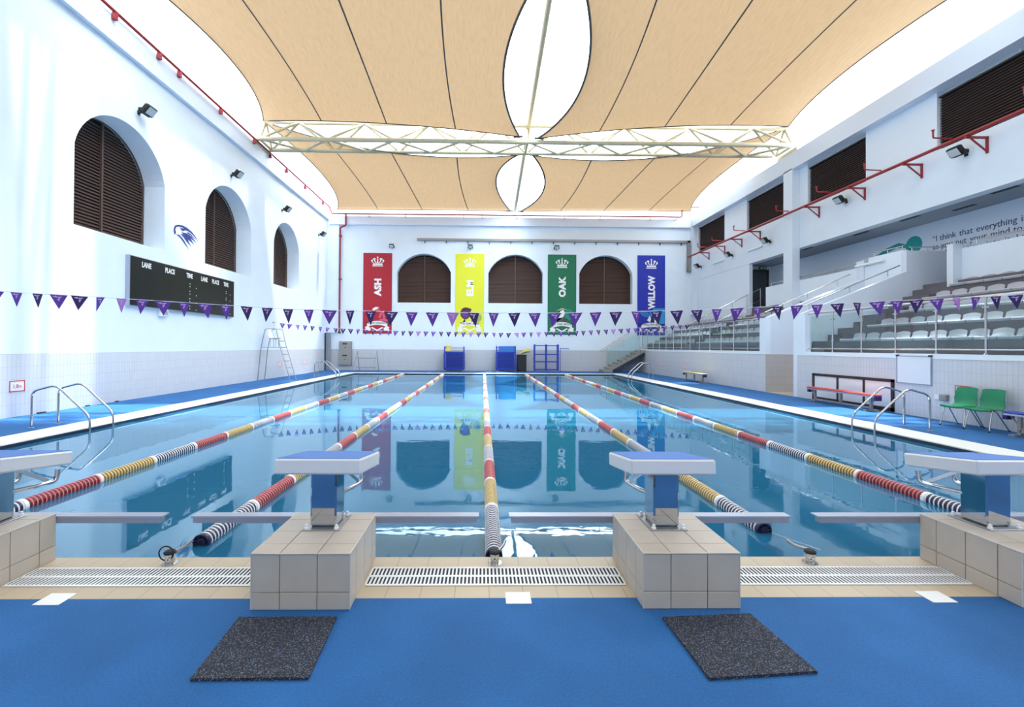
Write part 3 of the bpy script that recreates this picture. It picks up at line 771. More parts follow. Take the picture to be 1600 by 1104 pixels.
for xa, xb in ((8.3, 9.3), (9.4, 10.45)):
    mb = MB(); za = 1.35+(xa-7.85)*.583; zb_ = 1.35+(xb-7.85)*.583
    v = [(xa, .25+(xa-8.05)*.53), (xb, .25+(xb-8.05)*.53), (xb, zb_-.1), (xa, za-.1)]
    mb.add([(x, 26.966, z) for x, z in v]+[(x, 26.974, z) for x, z in v], [(0, 1, 2, 3), (7, 6, 5, 4), (0, 4, 5, 1), (1, 5, 6, 2), (2, 6, 7, 3), (3, 7, 4, 0)])
    mb.build('glass_panel', 'rail_glass', root)
# blue floats stored under the stair
for i in range(4):
    x = 9.35+i*.3; mb = MB()
    pts = [(x-.18, 27.1, .03), (x-.02, 27.1, .08), (x+.08, 27.1, .22), (x+.12, 27.1, .42)]
    mb.tube([(a, b+.02*i, c) for a, b, c in pts], .035, 8)
    mb.build('foam_noodle', 'blue_light', label='blue foam noodle curled on the deck under the far stair', cat='foam noodle', group='blue noodles under the stair')

# ------------------------------------------------------------------ truss, ridge pipe and shade sails
def truss(y_, dz, label):
    root = thing('roof_truss', label, 'truss', (1.9, y_, 11.2+dz), 'roof trusses')
    def tx(t): return -10.72+t*(14.77+10.72)
    zA, zB = 12.42+dz, 11.35+dz; yA, yBc, yC = y_, y_-.6, y_+.65
    for nm, y, z, e0, e1, r in (('top_chord', yA, zA, 0, 1, .10), ('front_chord', yBc, zB, -.012, 1.0, .105), ('rear_chord', yC, zB, .0, .985, .095)):
        mb = MB(); mb.tube([(tx(e0), y, z), (tx(e1), y, z)], r, 12); mb.build(nm, 'truss_paint', root)
    nb = 8; nod = [tx(.004+i*.99/nb) for i in range(nb+1)]; mid = [(nod[i]+nod[i+1])/2 for i in range(nb)]
    for i in range(nb):
        for (ax, a), (bx, b) in ((((nod[i]), (yBc, zB)), (mid[i], (yA, zA))), ((mid[i], (yA, zA)), (nod[i+1], (yBc, zB))),
                                 ((nod[i], (yC, zB)), (mid[i], (yA, zA))), ((mid[i], (yA, zA)), (nod[i+1], (yC, zB))),
                                 ((nod[i], (yBc, zB)), (mid[i], (yC, zB))), ((mid[i], (yC, zB)), (nod[i+1], (yBc, zB)))):
            mb = MB(); mb.tube([(ax, a[0], a[1]), (bx, b[0], b[1])], .062, 8); mb.build('brace', 'truss_paint', root)
    for x in (nod[0], nod[-1]):
        for a, b in (((yBc, zB), (yA, zA)), ((yC, zB), (yA, zA)), ((yBc, zB), (yC, zB))):
            mb = MB(); mb.tube([(x, a[0], a[1]), (x, b[0], b[1])], .068, 8); mb.build('end_brace', 'truss_paint', root)
    for x, z0 in ((-10.85, 11.14), (14.85, 10.92)):
        mb = MB(); mb.box(x-.12, x+.12, yBc-.1, yC+.1, z0, 11.28+dz); mb.build('bearing', 'truss_paint', root)

    mb = MB(); mb.tube([(1.95, yA, zA), (1.97, yA, zB)], .06, 8); mb.tube([(1.95, yBc, zB), (1.95, yC, zB)], .06, 8); mb.build('centre_post', 'truss_paint', root)
truss(18.3, 0, 'cream steel lattice truss spanning the hall under the shade sails')
truss(7.3, 1.0, 'second cream lattice truss spanning the hall above the near half of the pool')
mb = MB(); mb.tube([(2.05, -2.0, 15.1), (2.05, 28.2, 11.02)], .105, 12)
mb.build('ridge_pipe', 'truss_paint', label='long cream steel ridge pipe crossing over the truss down the middle', cat='pipe')

def cur(A, B, b):
    A, B, b = Vector(A), Vector(B), Vector(b)
    return lambda t: A.lerp(B, t)+b*(4*t*(1-t))
def sail(P00, P10, P01, P11, b0, b1, bl, br, label, nu=48, nv=24, sag=0):
    # P00 left-far, P10 right-far, P01 left-near, P11 right-near
    c0, c1, cl, cr = cur(P00, P10, b0), cur(P01, P11, b1), cur(P00, P01, bl), cur(P10, P11, br)
    P00, P10, P01, P11 = map(Vector, (P00, P10, P01, P11))
    def S_(u, v):
        return (c0(u)*(1-v)+c1(u)*v)+(cl(v)-P00.lerp(P01, v))*(1-u)**7+(cr(v)-P10.lerp(P11, v))*u**7
    root = thing('shade_sail', label, 'shade sail', tuple(S_(.5, .5)), 'shade sails over the pool')
    rows = [[tuple(S_(i/nu, j/nv)) for i in range(nu+1)] for j in range(nv+1)]
    mb = MB(); mb.grid(rows); mb.build('cloth', 'sail_cloth', root)
    E = Vector((0, 0, -.015))
    mb = MB()
    for c, r in ((c0, .022), (c1, .022), (cl, .022 if abs(P00.x) > 5 else .045), (cr, .022 if abs(P10.x) > 5 else .045)):
        mb.tube([tuple(c(t/24)+E) for t in range(25)], r, 6)
    mb.build('edge_hem', 'sail_edge', root)
    for u in (.235, .49, .755):
        mb = MB(); rows = [[tuple(S_(u-.0024, j/nv)+E), tuple(S_(u+.0024, j/nv)+E)] for j in range(nv+1)]
        mb.grid(rows); mb.build('seam', 'sail_edge', root)
    for P in (P10 if abs(P10.x) < 5 else P00, P11 if abs(P11.x) < 5 else P01):
        mb = MB(); mb.tube([tuple(P+Vector((.28 if P.x > 2 else -.28, 0, -.02))), tuple(P), tuple(P+Vector((-.15 if P.x > 2 else .15, 0, .02)))], .05, 8); mb.build('corner_plate', 'sail_edge', root)
fTL, fTR = (-10.72, 18.3, 12.48), (14.77, 18.3, 12.54)
# far pair
sail((-10.24, 27.9, 11.12), (1.77, 27.9, 11.13), (-10.72, 18.34, 12.48), (1.55, 19.0, 11.29), (0, 0, .03), (0, .2, -.61), (1.13, .05, -.34), (-1.04, -.05, .34), 'tan shade sail beyond the truss, left of the ridge pipe')
sail((2.40, 27.9, 11.11), (14.37, 27.9, 11.24), (2.35, 19.0, 11.28), (14.77, 18.34, 12.54), (0, 0, .05), (0, .18, -.71), (1.1, 0, -.07), (-1.15, .06, -.38), 'tan shade sail beyond the truss, right of the ridge pipe')
# near pair
sail((-10.72, 18.26, 12.48), (1.56, 17.6, 11.56), (-11.38, 9.05, 13.23), (2.06-.35, 9.87, 13.12), (0, -.2, .14), (0, .6, .1), (1.19, .04, -.19), (-1.0, 0, .02), 'large tan shade sail in front of the truss, upper left')
sail((2.41, 17.6, 11.49), (14.77, 18.26, 12.54), (2.35, 9.28, 13.41), (15.47, 9.03, 13.2), (0, -.21, .18), (0, .6, .1), (1.39, .04, -.34), (-.95, .04, -.19), 'large tan shade sail in front of the truss, upper right')

# added pair shading the starting end, and a second truss, above the camera's view
sail((-11.38+.5, 6.6, 13.1), (2.06, 6.8, 12.2), (-10.8, -8.8, 11.2), (2.06, -8.8, 11.6), (0, -.2, -.1), (0, .4, 0), (1.1, 0, -.2), (0, 0, 0), 'unseen tan shade sail added to shade the starting end, left of the ridge pipe')
sail((2.08, 6.8, 12.22), (14.9, 6.6, 13.1), (2.08, -8.8, 11.62), (14.4, -8.8, 11.2), (0, -.2, -.1), (0, .4, 0), (0, 0, 0), (-1.1, 0, -.2), 'unseen tan shade sail added to shade the starting end, right of the ridge pipe')

# ------------------------------------------------------------------ pipes, tray, floodlights, tubes
root = thing('sprinkler_pipe', 'red pipe running along the top of the left and back walls', 'pipe', (-10.9, 18, 11.1))
mb = MB(); mb.tube(fillet([(-10.72, -2, 11.24), (-10.72, 27.75, 11.24), (-10.55, 27.75, 10.78), (13.7, 27.75, 10.78), (13.7, 27.75, 11.5), (14.9, 27.75, 11.5)], .12), .05, 10); mb.build('pipe', 'red_pipe', root)
for y in (2, 5, 7.6, 9.46, 11.26, 12.25, 14.75, 17.45, 19.03, 20.94, 23.5, 26.5):
    mb = MB(); mb.box(-10.78, -10.66, y-.05, y+.05, 11.0, 11.2); mb.build('bracket', 'red_pipe', root)
for x in (-8, -5.5, -1.5, -.2, 2.2, 5.5, 8, 11.5, 13.3):
    mb = MB(); mb.tube([(x, 27.75, 10.6), (x, 27.75, 10.8)], .025, 6); mb.tube([(x, 27.75, 10.6), (x, 27.94, 10.6)], .02, 6); mb.build('bracket', 'red_pipe', root)
mb = MB(); mb.tube(fillet([(-9.6, 27.78, 10.75), (-9.6, 27.78, 10.0), (-10.02, 27.9, 9.85), (-10.02, 27.9, 2.62)], .1), .06, 10); mb.build('drop_pipe', 'red_pipe', root)
for z in (9.3, 6.3): mb = MB(); mb.box(-10.12, -9.94, 27.9, 28.1, z-.04, z+.04); mb.build('clamp', 'black', root)
mb = MB(); mb.box(-10.1, -9.94, 27.84, 28.02, 2.55, 2.66); mb.build('end_fitting', 'black', root)

root = thing('sprinkler_pipe', 'red bracketed pipe running below the brown shutters of the right wall', 'pipe', (14.2, 15, 8.0))
mb = MB(); mb.tube([(14.2, 0, 8.05), (14.2, 27.9, 8.02)], .055, 10); mb.build('pipe', 'red_pipe', root)
for y in (26.1, 24.15, 22.3, 20.55, 16.25, 13.83, 11.52, 9.51, 7.5, 5.5):
    mb = MB(); mb.box(14.12, 14.8, y-.03, y+.03, 7.93, 7.99); mb.box(14.76, 14.8, y-.03, y+.03, 7.5, 7.99)
    T = Matrix.Translation((14.3, 0, 7.93)) @ Matrix.Rotation(math.radians(38), 4, 'Y'); mb.box(0, .6, y-.02, y+.02, -.02, .01, T); mb.build('bracket', 'red_pipe', root)
for y in (25.2, 23.4, 21.0, 17.4, 14.8, 12.45, 9.95, 7.6):
    mb = MB(); mb.tube(fillet([(14.2, y, 8.12), (13.6, y, 8.14), (13.6, y, 8.32)], .04), .024, 8); mb.lathe([(.03, 0), (.03, .04), (.05, .05), (.05, .06)], 8, Matrix.Translation((13.6, y, 8.32)))
    mb.build('sprinkler_arm', 'red_pipe', root)
root = thing('cable_tray', 'grey metal cable tray across the back wall above the banners', 'cable tray', (5, 28.0, 9.05))
mb = MB(); mb.use('grey_metal'); mb.box(-4.74, 14.4, 27.98, 28.13, 9.05, 9.2); mb.box(14.2, 14.42, 27.98, 28.13, 7.05, 9.2); mb.box(14.2, 14.9, 27.95, 28.10, 7.0, 7.18); mb.build('tray', None, root)
for i in range(13):
    x = -4.2+i*1.5; mb = MB(); mb.box(x-.02, x+.02, 28.05, 28.14, 8.88, 9.05); mb.build('hanger', 'dark_slot', root)

def flood(loc, yaw, label, group, s_=1.0):
    root = thing('floodlight', label, 'floodlight', tuple(loc), group)
    L = Vector(loc)
    T = Matrix.Translation(L) @ Matrix.Rotation(yaw, 4, 'Z') @ Matrix.Scale(s_, 4)       # local -Y is out of the wall
    mb = MB(); mb.box(-.04, .04, -.02, 0, -.05, .05, T); mb.tube([(0, -.01, 0), (0, -.16, .02)], .02, 8, T=T); mb.box(-.17, -.155, -.26, -.12, -.02, .06, T); mb.box(.155, .17, -.26, -.12, -.02, .06, T); mb.box(-.17, .17, -.16, -.12, -.03, 0, T)
    mb.build('bracket', 'black', root)
    T2 = T @ Matrix.Translation((0, -.27, .06)) @ Matrix.Rotation(math.radians(38), 4, 'X')
    mb = MB(); mb.box(-.15, .15, -.06, .05, -.12, .13, T2, b=.02)
    for k in range(5): mb.box(-.12+k*.055, -.10+k*.055, .05, .09, -.09, .1, T2)
    mb.build('housing', 'black', root)
    mb = MB(); mb.box(-.12, .12, -.066, -.058, -.09, .10, T2); mb.build('glass', 'lamp_glass', root)
for y, t in ((10.7, 'above the nearest arched window of the left wall'), (15.95, 'above the middle arched window of the left wall'), (20.9, 'above the farthest arched window of the left wall'), (26.35, 'at the far end of the left wall')):
    flood((WL, y, 8.95), PI/2, 'black floodlight '+t, 'floodlights on the left wall', 1.25)
for x, t in ((-6.47, 'above the red banner'), (-1.02, 'above the yellow banner'), (4.99, 'above the green banner')):
    flood((x, YB, 8.55), 0, 'small black floodlight on the back wall '+t, 'floodlights on the back wall', 1.1)
for y, z, t in ((10.1, 7.72, 'nearest the camera'), (14.74, 7.72, 'just right of the pier'), (19.69, 7.2, 'left of the pier, below the second shutter'), (23.27, 7.2, 'below the first and second shutters'), (27.18, 7.2, 'at the far end by the cable tray')):
    flood((XU, y, z), -PI/2, 'black floodlight on the right upper wall, '+t, 'floodlights on the right wall', 1.25)
def batten(y0, y1, x, z, label):
    root = thing('wall_light', label, 'wall light', (x, (y0+y1)/2, z), 'tube lights on the right side')
    mb = MB(); mb.tube([(x-.07, y0, z), (x-.07, y1, z)], .05, 10); mb.build('diffuser', 'white_plastic', root)
    mb = MB(); mb.box(x-.06, x, y0+.05, y1-.05, z-.03, z+.03); mb.build('base', 'grey_metal', root)
batten(20.3, 21.6, XU, 7.13, 'white tube light on the upper wall over the exit door bay')
batten(24.2, 25.45, XU, 7.13, 'white tube light on the upper wall nearest the back wall')
batten(12.95, 14.2, XU, 4.62+.35, 'white tube light on the concourse parapet above the passage')
for i, (y, x) in enumerate(((17.6, 15.2), (14.7, 15.35), (12.5, 15.3), (11.2, 15.9), (9.5, 15.3), (7.6, 15.6))):
    mb = MB(); mb.box(x-.06, x+.06, y-.35, y+.35, 6.405, 6.42); mb.build('ceiling_vent', 'dark_slot', label='narrow dark slot set in the ceiling over the concourse', cat='vent', group='dark slots in the concourse ceiling')

# ------------------------------------------------------------------ banners
def crown(mb, T, w, mname):
    def sc(L): return [(x*w, y*w) for x, y in L]
    base = [(-.36, -.30), (.36, -.30), (.34, -.20), (-.34, -.20)]
    plate_into(mb, [sc(base)], T, .004, mname)
    plate_into(mb, [sc([(-.38, -.40), (.38, -.40), (.38, -.34), (-.38, -.34)])], T, .004, mname)
    for s_ in (-1, 1):
        for x0, x1, top in ((.30, .50, .12), (.14, .30, .24)):
            out = [(s_*(.30 if x0 > .2 else .12), -.18)]; inn = []
            for k in range(7):
                a = k/6*PI*.75; out.append((s_*(x0-.02+(x1-x0)*math.sin(a)), -.18+(top+.16)*(k/6)))
            for k in range(6, -1, -1):
                a = k/6*PI*.75; inn.append((s_*(x0-.10+(x1-x0)*math.sin(a)*.9), -.18+(top+.10)*(k/6)))
            plate_into(mb, [sc(out+inn)], T, .004, mname)
        plate_into(mb, [sc([(s_*.30+.05*math.cos(q*PI/4), .14+.05*math.sin(q*PI/4)) for q in range(8)])], T, .004, mname)
    plate_into(mb, [sc([(-.05, -.18), (.05, -.18), (.04, .16), (-.04, .16)])], T, .004, mname)
    plate_into(mb, [sc([(-.025, .16), (.025, .16), (.025, .22), (.07, .22), (.07, .26), (.025, .26), (.025, .33), (-.025, .33), (-.025, .26), (-.07, .26), (-.07, .22), (-.025, .22)])], T, .004, mname)
def ribbon(mb, T, w, text, ink, paper, T2):
    def sc(L): return [(x*w, y*w) for x, y in L]
    for s_ in (-1, 1): plate_into(mb, [sc([(s_*.36, -.02), (s_*.46, -.06), (s_*.43, -.12), (s_*.48, -.19), (s_*.26, -.20), (s_*.24, -.10)])], T, .003, paper)
    n = 12; up = [(-.38+.76*i/n, .04+.09*(1-(2*i/n-1)**2)) for i in range(n+1)]; dn = [(x, y-.15) for x, y in up][::-1]
    plate_into(mb, [sc(up+dn)], T2, .003, paper)
    plate_into(mb, [sc([(-.24, -.08), (0, -.22), (.24, -.08), (.18, -.06), (0, -.16), (-.18, -.06)])], T, .003, paper)
    text_into(mb, text, .105*w, T2 @ Matrix.Translation((0, .015*w, .004)), ink, .003, .003, 'CENTER', 1.0)
def banner(x0, x1, mname, word, motto, label, motif, wlen):
    zc0, zc1 = 2.55, 8.17; cx = (x0+x1)/2; Y = YB-.03
    root = thing('banner', label, 'banner', (cx, YB-.02, zc0), 'house banners on the back wall')
    mb = MB(); mb.box(x0, x1, Y, YB-.005, zc0, zc1); mb.build('cloth', mname, root)
    mb = MB(); ink = 'white_ink'
    T = FB(cx, Y-.002, 7.62); crown(mb, T, .95, ink); mb.build('crown_emblem', None, root)
    mb = MB()
    # upright lettering turned a quarter turn, read from bottom to top
    R = FB(cx+.23, Y-.004, 5.2 if word != 'WILLOW' else 4.42) @ Matrix.Rotation(PI/2, 4, 'Z')
    text_into(mb, word, .62, R, ink, .004, .034, 'LEFT', wlen, 1.06)
    mb.build('lettering', None, root)
    mb = MB(); T = FB(cx, Y-.002, 3.25); motif(mb, T)
    ribbon(mb, FB(cx, Y-.006, 3.12), 1.85, motto, 'ink_dark', 'white_ink', FB(cx, Y-.012, 3.2)); mb.build('house_crest', None, root)
def blob(mb, T, pts, m, d=.003): plate_into(mb, [pts], T, d, m)
def ell(cx, cy, a, b, n=16, r=0): return [(cx+a*math.cos(2*PI*i/n)*math.cos(r)-b*math.sin(2*PI*i/n)*math.sin(r), cy+a*math.cos(2*PI*i/n)*math.sin(r)+b*math.sin(2*PI*i/n)*math.cos(r)) for i in range(n)]
def m_ash(mb, T):
    for i, (x, y, a) in enumerate(((.35, .75, .22), (.2, .55, .2), (.45, .5, .2), (.1, .9, .18), (.55, .25, .2), (.3, .25, .2), (.05, 1.0, .14))): blob(mb, T @ Matrix.Translation((0, 0, .0005*i)), ell(x, y, a, a*.4, 10, .8+i*.5), 'ink_pink')
    blob(mb, T, [(-.45, .1), (-.35, .1), (-.32, .5), (-.4, .62), (-.5, .5)], 'white_ink'); blob(mb, T, [(-.3, .9), (0, 1.0), (.1, 1.15), (-.15, 1.15), (-.35, 1.02)], 'white_ink')
    blob(mb, T, ell(.1, .1, .3, .12), 'ink_dark')
def m_elm(mb, T):
    blob(mb, T, ell(-.3, .75, .36, .42), 'ink_brown'); blob(mb, T @ Matrix.Translation((0, 0, .003)), ell(-.3, .7, .2, .24), 'flag_purple')
    for i in range(5): blob(mb, T @ Matrix.Translation((0, 0, .006)), ell(-.45+i*.12, 1.05-.03*abs(i-2), .09, .12), 'ink_brown')
    blob(mb, T, ell(.55, .45, .3, .3), 'ink_olive'); blob(mb, T, [(-.5, .1), (-.35, .4), (-.25, .1)], 'ink_dark'); blob(mb, T, [(.05, .1), (.2, .35), (.3, .1)], 'ink_dark')
def m_oak(mb, T):
    blob(mb, T, [(-.5, .1), (-.1, .95), (.1, 1.05), (.25, .8), (.05, .5), (-.2, .3)], 'white_ink'); blob(mb, T, ell(.0, .3, .45, .2), 'banner_green'); blob(mb, T @ Matrix.Translation((0, 0, .002)), ell(.15, .32, .2, .14), 'ink_brown')
    blob(mb, T, ell(.5, .7, .32, .4), 'ink_teal'); blob(mb, T, [(-.45, .95), (.0, 1.15), (.4, 1.05), (.0, 1.08)], 'f_cream')
def m_willow(mb, T):
    blob(mb, T, [(.15, .1), (.95, .1), (.95, 1.2), (.2, 1.2), (-.1, .9)], 'ink_cyan'); blob(mb, T @ Matrix.Translation((0, 0, .003)), ell(-.45, .8, .4, .2, 16, -.4), 'blue_light')
    blob(mb, T @ Matrix.Translation((0, 0, .004)), [(-.3, .35), (-.1, .7), (.0, .4), (-.1, .2)], 'white_ink'); blob(mb, T @ Matrix.Translation((0, 0, .004)), [(.1, .2), (.4, .5), (.6, .3), (.3, .15)], 'white_ink')
    blob(mb, T @ Matrix.Translation((0, 0, .005)), [(-.1, .1), (.1, .9), (.25, .1)], 'flag_navy')
banner(-8.47, -6.47, 'banner_red', 'ASH', 'THE ASH DRAGONS', 'tall red banner lettered ASH hanging on the back wall', m_ash, 1.0)
banner(-2.05, -.04, 'banner_yellow', 'ELM', 'THE ELM LIONS', 'tall yellow banner lettered ELM hanging on the back wall', m_elm, 1.0)
banner(4.41, 6.41, 'banner_green', 'OAK', 'THE OAK EAGLES', 'tall green banner lettered OAK hanging on the back wall', m_oak, 1.0)
banner(10.73, 12.68, 'banner_blue', 'WILLOW', 'THE WILLOW SHARKS', 'tall blue banner lettered WILLOW hanging on the back wall', m_willow, .86)

# ------------------------------------------------------------------ scoreboard, hawk emblem, signs, mural
root = thing('scoreboard', 'wide black electronic swimming scoreboard on the left wall', 'scoreboard', (WL, 13.15, 2.9))
mb = MB(); mb.use('alu'); mb.box(WL, WL+.13, 10.26, 16.05, 2.88, 4.42); mb.build('case', None, root)
mb = MB(); mb.use('board_black'); mb.box(WL+.13, WL+.14, 10.29, 16.02, 2.9, 4.4); mb.build('face', None, root)
for y, w_ in ((11.0, 'LANE'), (12.05, 'PLACE'), (13.15, 'TIME'), (14.0, 'LANE'), (14.7, 'PLACE'), (15.5, 'TIME')):
    mb = MB(); text_into(mb, w_, .23, FL(WL+.142, y-.26, 4.13), 'white_ink', .003, .008, 'LEFT', .72); mb.build('heading', None, root)
def seg7(mb, y, z, h, m_):
    w_ = h*.5; t = h*.11
    for a, b, c, d in ((0, w_, h-t, h), (0, w_, h/2-t/2, h/2+t/2), (0, w_, 0, t), (0, t, t, h/2-t/2), (0, t, h/2+t/2, h-t), (w_-t, w_, t, h/2-t/2), (w_-t, w_, h/2+t/2, h-t)):
        mb.use(m_); mb.box(WL+.141, WL+.144, y+a+.008, y+b-.008, z+c+.006, z+d-.006)
mb = MB()
for r in range(4):
    z = 3.74-r*.27; m_ = 'board_digit_red' if r == 1 else 'board_digit'
    for y in (10.95, 12.0, 12.75, 12.92, 13.12, 13.29, 13.49, 13.66, 14.08, 14.72, 15.15, 15.3, 15.45, 15.6, 15.75): mb = MB(); seg7(mb, y, z, .21, m_); mb.build('digit', None, root)
mb = MB(); mb.use('white_ink')
for r in range(4):
    z = 3.8-r*.27
    for y, zz in ((13.09, 0), (13.09, .1), (13.46, -.02), (15.43, .02), (15.43, .1), (15.73, 0)): mb.box(WL+.141, WL+.146, y-.02, y+.02, z+zz, z+zz+.03)
mb.build('colon_dots', None, root)
root = thing('timing_sensor', 'small white box fixed to the left wall under the scoreboard', 'sensor box', (WL, 11.85, 2.64))
mb = MB(); mb.box(WL, WL+.12, 11.66, 12.03, 2.64, 2.9, b=.02); mb.build('case', 'white_plastic', root)
mb = MB(); mb.box(WL+.12, WL+.13, 11.72, 11.97, 2.7, 2.84); mb.build('face', 'alu', root)
# hawk head emblem painted on the left wall
mb = MB(); T = FL(WL+.006, 12.4, 5.42)
HW = [
 [(0.0, .62), (.05, .75), (.18, .86), (.38, .92), (.6, .90), (.85, .78), (1.05, .58), (1.2, .34), (.98, .56), (.78, .68), (.55, .76), (.35, .80), (.18, .76), (.09, .66), (.06, .52), (.1, .36), (.03, .22), (-.02, .42)],
 [(.28, .72), (.5, .78), (.66, .72), (.52, .70), (.46, .62), (.36, .62)],
 [(.34, .5), (.62, .56), (.86, .46), (1.12, .2), (.92, .30), (.8, .34), (.88, .22), (1.0, .06), (.82, .16), (.68, .22), (.72, .08), (.84, -.12), (.62, .06), (.44, .28), (.3, .38), (.44, .42)],
 [(.62, .66), (.84, .58), (1.06, .38), (.86, .5), (.68, .56)],
 [(.12, .3), (.26, .3), (.36, .22), (.5, .06), (.62, -.16), (.74, -.36), (.5, -.08), (.32, .14), (.2, .22)],
]
for L in HW: plate_into(mb, [[(x*1.12, y*.62) for x, y in L]], T, .004, 'eagle_blue')
mb.build('hawk_emblem', None, label='dark blue hawk head emblem on the left wall between arched windows', cat='emblem')

def wall_sign(fr, w, h, text, label, group, fs=.13):
    root = thing('depth_sign', label, 'sign', tuple(fr.translation), group)
    mb = MB(); mb.box(-w/2, w/2, 0, h, 0, .006, fr); mb.build('panel', 'sign_white', root)
    mb = MB(); t = .022
    for b in ((-w/2, w/2, 0, t), (-w/2, w/2, h-t, h), (-w/2, -w/2+t, 0, h), (w/2-t, w/2, 0, h)): mb.box(b[0], b[1], b[2], b[3], .006, .009, fr)
    mb.build('border', 'sign_red', root)
    mb = MB(); text_into(mb, text, fs, fr @ Matrix.Translation((0, h*.32, .008)), 'sign_red', .003, 0, 'CENTER', .8); mb.build('text', None, root)
wall_sign(FL(WL+.004, 7.1, .58), .36, .26, '1.8m', 'red-bordered sign reading 1.8m on the left tiled wall nearest the camera', 'depth signs')
for y, n_ in ((20.8, 'just left of the tall lifeguard chair foot'), (24.15, 'beyond the tall lifeguard chair')): pass
wall_sign(FL(WL+.004, 20.82, .55), .34, .26, '1.8m', 'small red-bordered depth sign on the left wall seen through the lifeguard chair', 'depth signs')
wall_sign(FL(WL+.004, 24.17, .55), .34, .26, '1.8m', 'small red-bordered depth sign on the left wall above the far left pool ladder', 'depth signs')
wall_sign(FR(WR-.004, 24.1, .55), .34, .26, '1.8m', 'small red-bordered depth sign on the right wall beside the far stair', 'depth signs')
wall_sign(FR(WR-.004, 20.84, .55), .34, .26, '1.8m', 'small red-bordered depth sign on the right wall left of the yellow bench', 'depth signs')
wall_sign(FR(WR-.004, 6.55, .6), .37, .26, '1.8m', 'red-bordered sign on the right wall half hidden behind the green chairs', 'depth signs')

# quotation and swimmer on the rear wall of the stand
XT = 16.545
root = thing('wall_quotation', 'four lines of dark quotation lettering on the rear wall of the stand', 'lettering', (XT, 11, 4.81))
for tx_, y, z in (('\u201cI think that everything is possible as long', 12.92, 5.66), ('as you put your mind to it and you put the', 12.92, 5.37), ('work and time into it. I think your mind really', 12.92, 5.09), ('controls everything.', 12.97, 4.81)):
    for w_ in tx_.split(' '):
        mb = MB(); text_into(mb, w_, .30, FR(XT, y, z), 'navy_ink', .004, .0, 'LEFT', .94)
        o = mb.build('word', None, root); ys = [v[1] for v in mb.v]; y = min(ys)-.10
mb = MB(); T = FR(XT, 15.6, 5.1)
plate_into(mb, [ell(1.95, .62, .34, .34, 20)], T, .004, 'teal_paint')
plate_into(mb, [[(0, .42), (.35, .56), (.75, .74), (1.3, .84), (1.62, .72), (1.6, .58), (1.2, .66), (.8, .54), (.3, .38)]], T, .004, 'teal_paint')
plate_into(mb, [[(1.3, .1), (1.7, .34), (2.2, .3), (2.3, .1), (1.9, -.05), (1.4, -.02)]], T, .004, 'teal_paint')
mb.build('swimmer_mural', None, label='teal painted swimmer figure on the rear wall left of the quotation', cat='mural')

# ------------------------------------------------------------------ pennant strings
def pennants(pts, Y, spacing, size, x0, x1, label, seed):
    rnd = random.Random(seed)
    def zof(x):
        for (xa, za), (xb, zb) in zip(pts[:-1], pts[1:]):
            if xa <= x <= xb: return za+(zb-za)*(x-xa)/(xb-xa)
        return pts[0][1] if x < pts[0][0] else pts[-1][1]
    root = thing('pennant_string', label, 'pennant string', (0, Y, zof(0)), 'backstroke pennant strings')
    mb = MB(); N = 60; mb.tube([(x0+(x1-x0)*i/N, Y, zof(x0+(x1-x0)*i/N)) for i in range(N+1)], .0075 if Y > 10 else .006, 6); mb.build('cord', 'cord_white', root)
    for xx in (x0, x1): mb = MB(); mb.box(xx-.03, xx+.03, Y-.03, Y+.03, zof(xx)-.03, zof(xx)+.03); mb.build('wall_hook', 'steel_dull', root)
    x = x0+(.1 if Y < 10 else .45)
    ink = [[(-.32, -.12), (-.12, -.07), (-.05, -.18), (-.2, -.16)], [(-.08, -.13), (.24, -.09), (.12, -.18), (.0, -.21)], [(-.03, -.26), (.13, -.21), (.03, -.40), (-.02, -.34)]]
    while x < x1-.2:
        r = rnd.random(); c = 'flag_navy' if r < .42 else ('flag_purple' if r < .9 else 'flag_pale')
        wd = size*(.75+.3*rnd.random()); sk = (rnd.random()-.5)*.10*(2 if r > .8 else 1); yaw = (rnd.random()-.5)*.9
        T = Matrix.Translation((x, Y, zof(x))) @ Matrix.Rotation(math.atan2(zof(x+.1)-zof(x-.1), .2), 4, 'Y').inverted() @ Matrix.Rotation(yaw, 4, 'Z')
        hh = size*1.03; w2 = wd/2; mb = MB()
        mb.use(c); mb.add([(-w2, -.001, 0), (w2, -.001, 0), (sk, -.006, -hh), (-w2, .001, 0), (w2, .001, 0), (sk, -.004, -hh)], [(0, 2, 1), (3, 4, 5), (0, 1, 4, 3), (1, 2, 5, 4), (2, 0, 3, 5)], False, T)
        if Y < 10 or True:
            mb.use('flag_ink')
            for L in ink:
                V = [(px*wd*1.0, -.006, py*hh*1.1) for px, py in L]; mb.add(V, [tuple(range(len(V)))], False, T)
        mb.build('pennant', None, root); x += spacing
from_px = lambda L: L
pennants([(-10.9, 2.86), (-9.25, 2.68), (-7.3, 2.58), (-3.8, 2.38), (-1.2, 2.335), (1.3, 2.34), (3.8, 2.41), (6.7, 2.56), (10.2, 2.75), (10.87, 2.8)], 5.0, .39, .265, -10.92, 10.85, 'near string of purple triangular pennants across the whole pool', 3)
pennants([(-10.9, 2.88), (-10.2, 2.80), (-7.5, 2.58), (-4.5, 2.47), (1.4, 2.41), (4.75, 2.52), (8.1, 2.72), (10.85, 2.93)], 20.0, .39, .27, -10.92, 10.85, 'far string of small purple triangular pennants near the back of the pool', 5)

